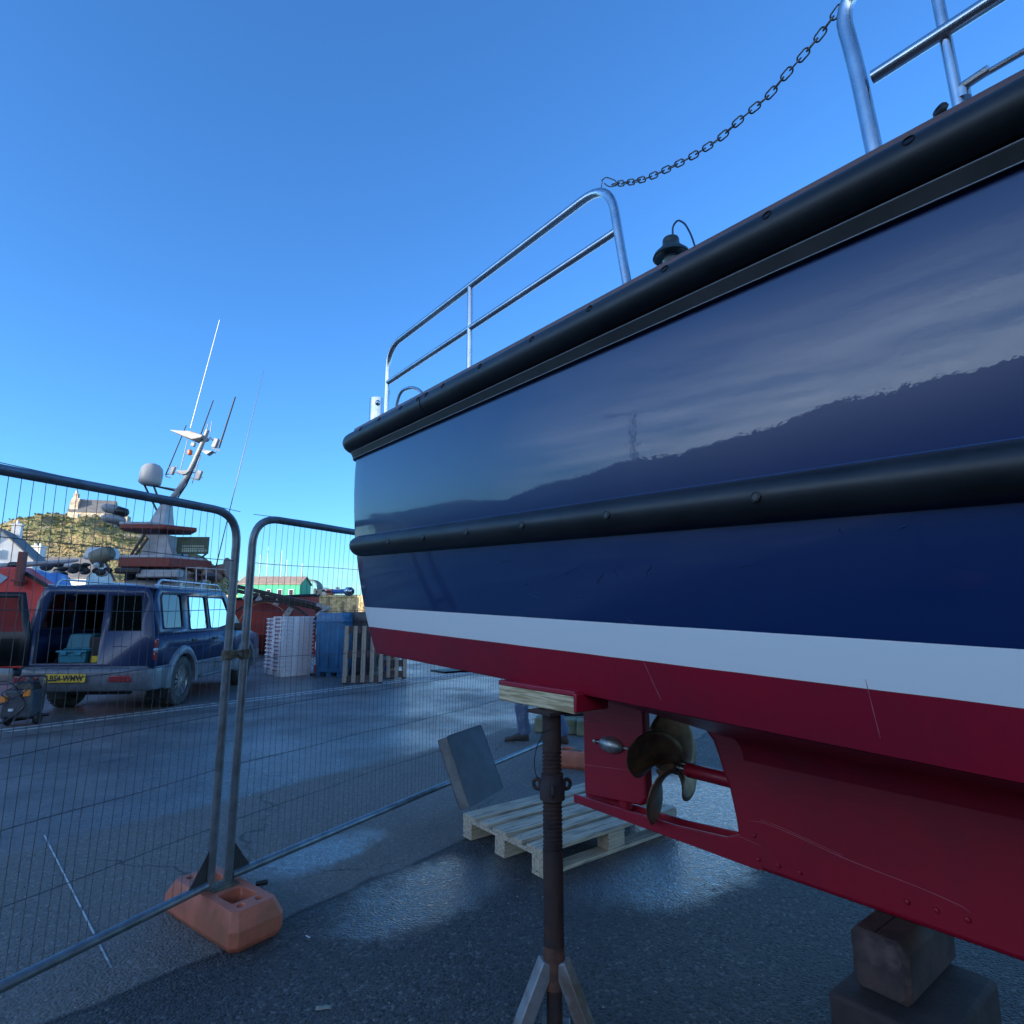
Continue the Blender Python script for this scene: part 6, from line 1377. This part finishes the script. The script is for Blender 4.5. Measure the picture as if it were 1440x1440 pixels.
for t in np.linspace(0, 1, 14):
    e = max(.02, 1 - t ** 2.5); secs.append([Vector((-6 + 7.6 * t, 1.0 + 1.35 * e * k, z)) for k, z in ((1, 1.0), (.9, .5), (.1, .12), (-.1, .12), (-.9, .5), (-1, 1.0))])
b.grid(secs); b.build('hull', bright, rboat)
tarp = thing('tarpaulin', 'light blue tarpaulin stretched over gear behind the red cabin boat', 'tarpaulin', Q(60, 870, 2.4)); tarp.location.z = 0
def tq(px, py, dy): return Q(px, py, dy) - tarp.location
b = MB(); rws = []
for v in np.linspace(0, 1, 10):
    rws.append([tq(33 + 62 * u + 10 * v, 800 + 8 * u + 34 * v * (.8 + .2 * math.sin(u * 9)) + 1.2 * math.sin(u * 14 + v * 5), 1.3 - .7 * v + .1 * math.sin(u * 11)) for u in np.linspace(0, 1, 14)])
b.grid(rws); b.build('sheet', pbr('blue_tarpaulin', (.10, .28, .62), .35, c2=(.08, .22, .5), scale=2, bump=.3, bscale=6, bdist=.03), tarp, solid=.01, angle=60)
b = MB(); [b.beam(tq(px, py, 2.0), Vector((tq(px, py, 2.0).x, tq(px, py, 2.0).y, 0)), .08, .08) for px, py in ((40, 806), (95, 812), (95, 838))]; b.box((.1, .3, .7), (1.0, .8, 1.4)); b.build('gear_stack', trimb, tarp)
spar = thing('spar', 'long grey spar lying level above the red cabin boat, left edge', 'spar', Q(20, 790, .8))
b = MB(); b.tube([Q(-120, 806, .8) - spar.location, Q(0, 796.5, .8) - spar.location, Q(90, 790, .8) - spar.location, Q(110, 788, .8) - spar.location], [.085, .075, .05, .03], 12); b.build('tube', grey_paint, spar)
b = MB(); b.lathe([(.085, -.1), (.085, .1)], Q(20, 795, .8) - spar.location, Matrix.Rotation(R(90), 3, 'Y'), 12); b.build('band', trimb, spar)
fr_p = Q(27, 818, -.15); post = thing('mooring_post', 'short dark red post sticking up from the red cabin boat', 'post', fr_p); b = MB(); b.beam((0, 0, -.1), Q(33, 776, -.15) - fr_p, .13, .13); b.build('post', pbr('oxide_red', (.16, .03, .025), .6), post, bevel=.01)
b = MB(); b.beam((-.12, 0, .02), (.12, 0, .02), .2, .05); b.build('base', pbr('oxide_red', (.16, .03, .025), .6), post)
# dark fishing gear heap between red boat and trawler
heap = thing('gear_heap', 'dark tangle of chains, floats and folded net on the trawler foredeck', 'fishing gear', T(112, 800, -1.5)); rr_ = random.Random(12)
for nm, mt, n_ in (('float', pbr('pale_float', (.5, .5, .5), .6), 8), ('net', pbr('net_black', (.03, .035, .04), .9), 22)):
    b = MB()
    for k in range(n_): b.ball((rr_.uniform(-.9, .9), rr_.uniform(-.3, .3), rr_.uniform(-.18, .16)), (rr_.uniform(.06, .22), .14, rr_.uniform(.05, .12)), 8)
    b.build(nm, mt, heap, angle=60)
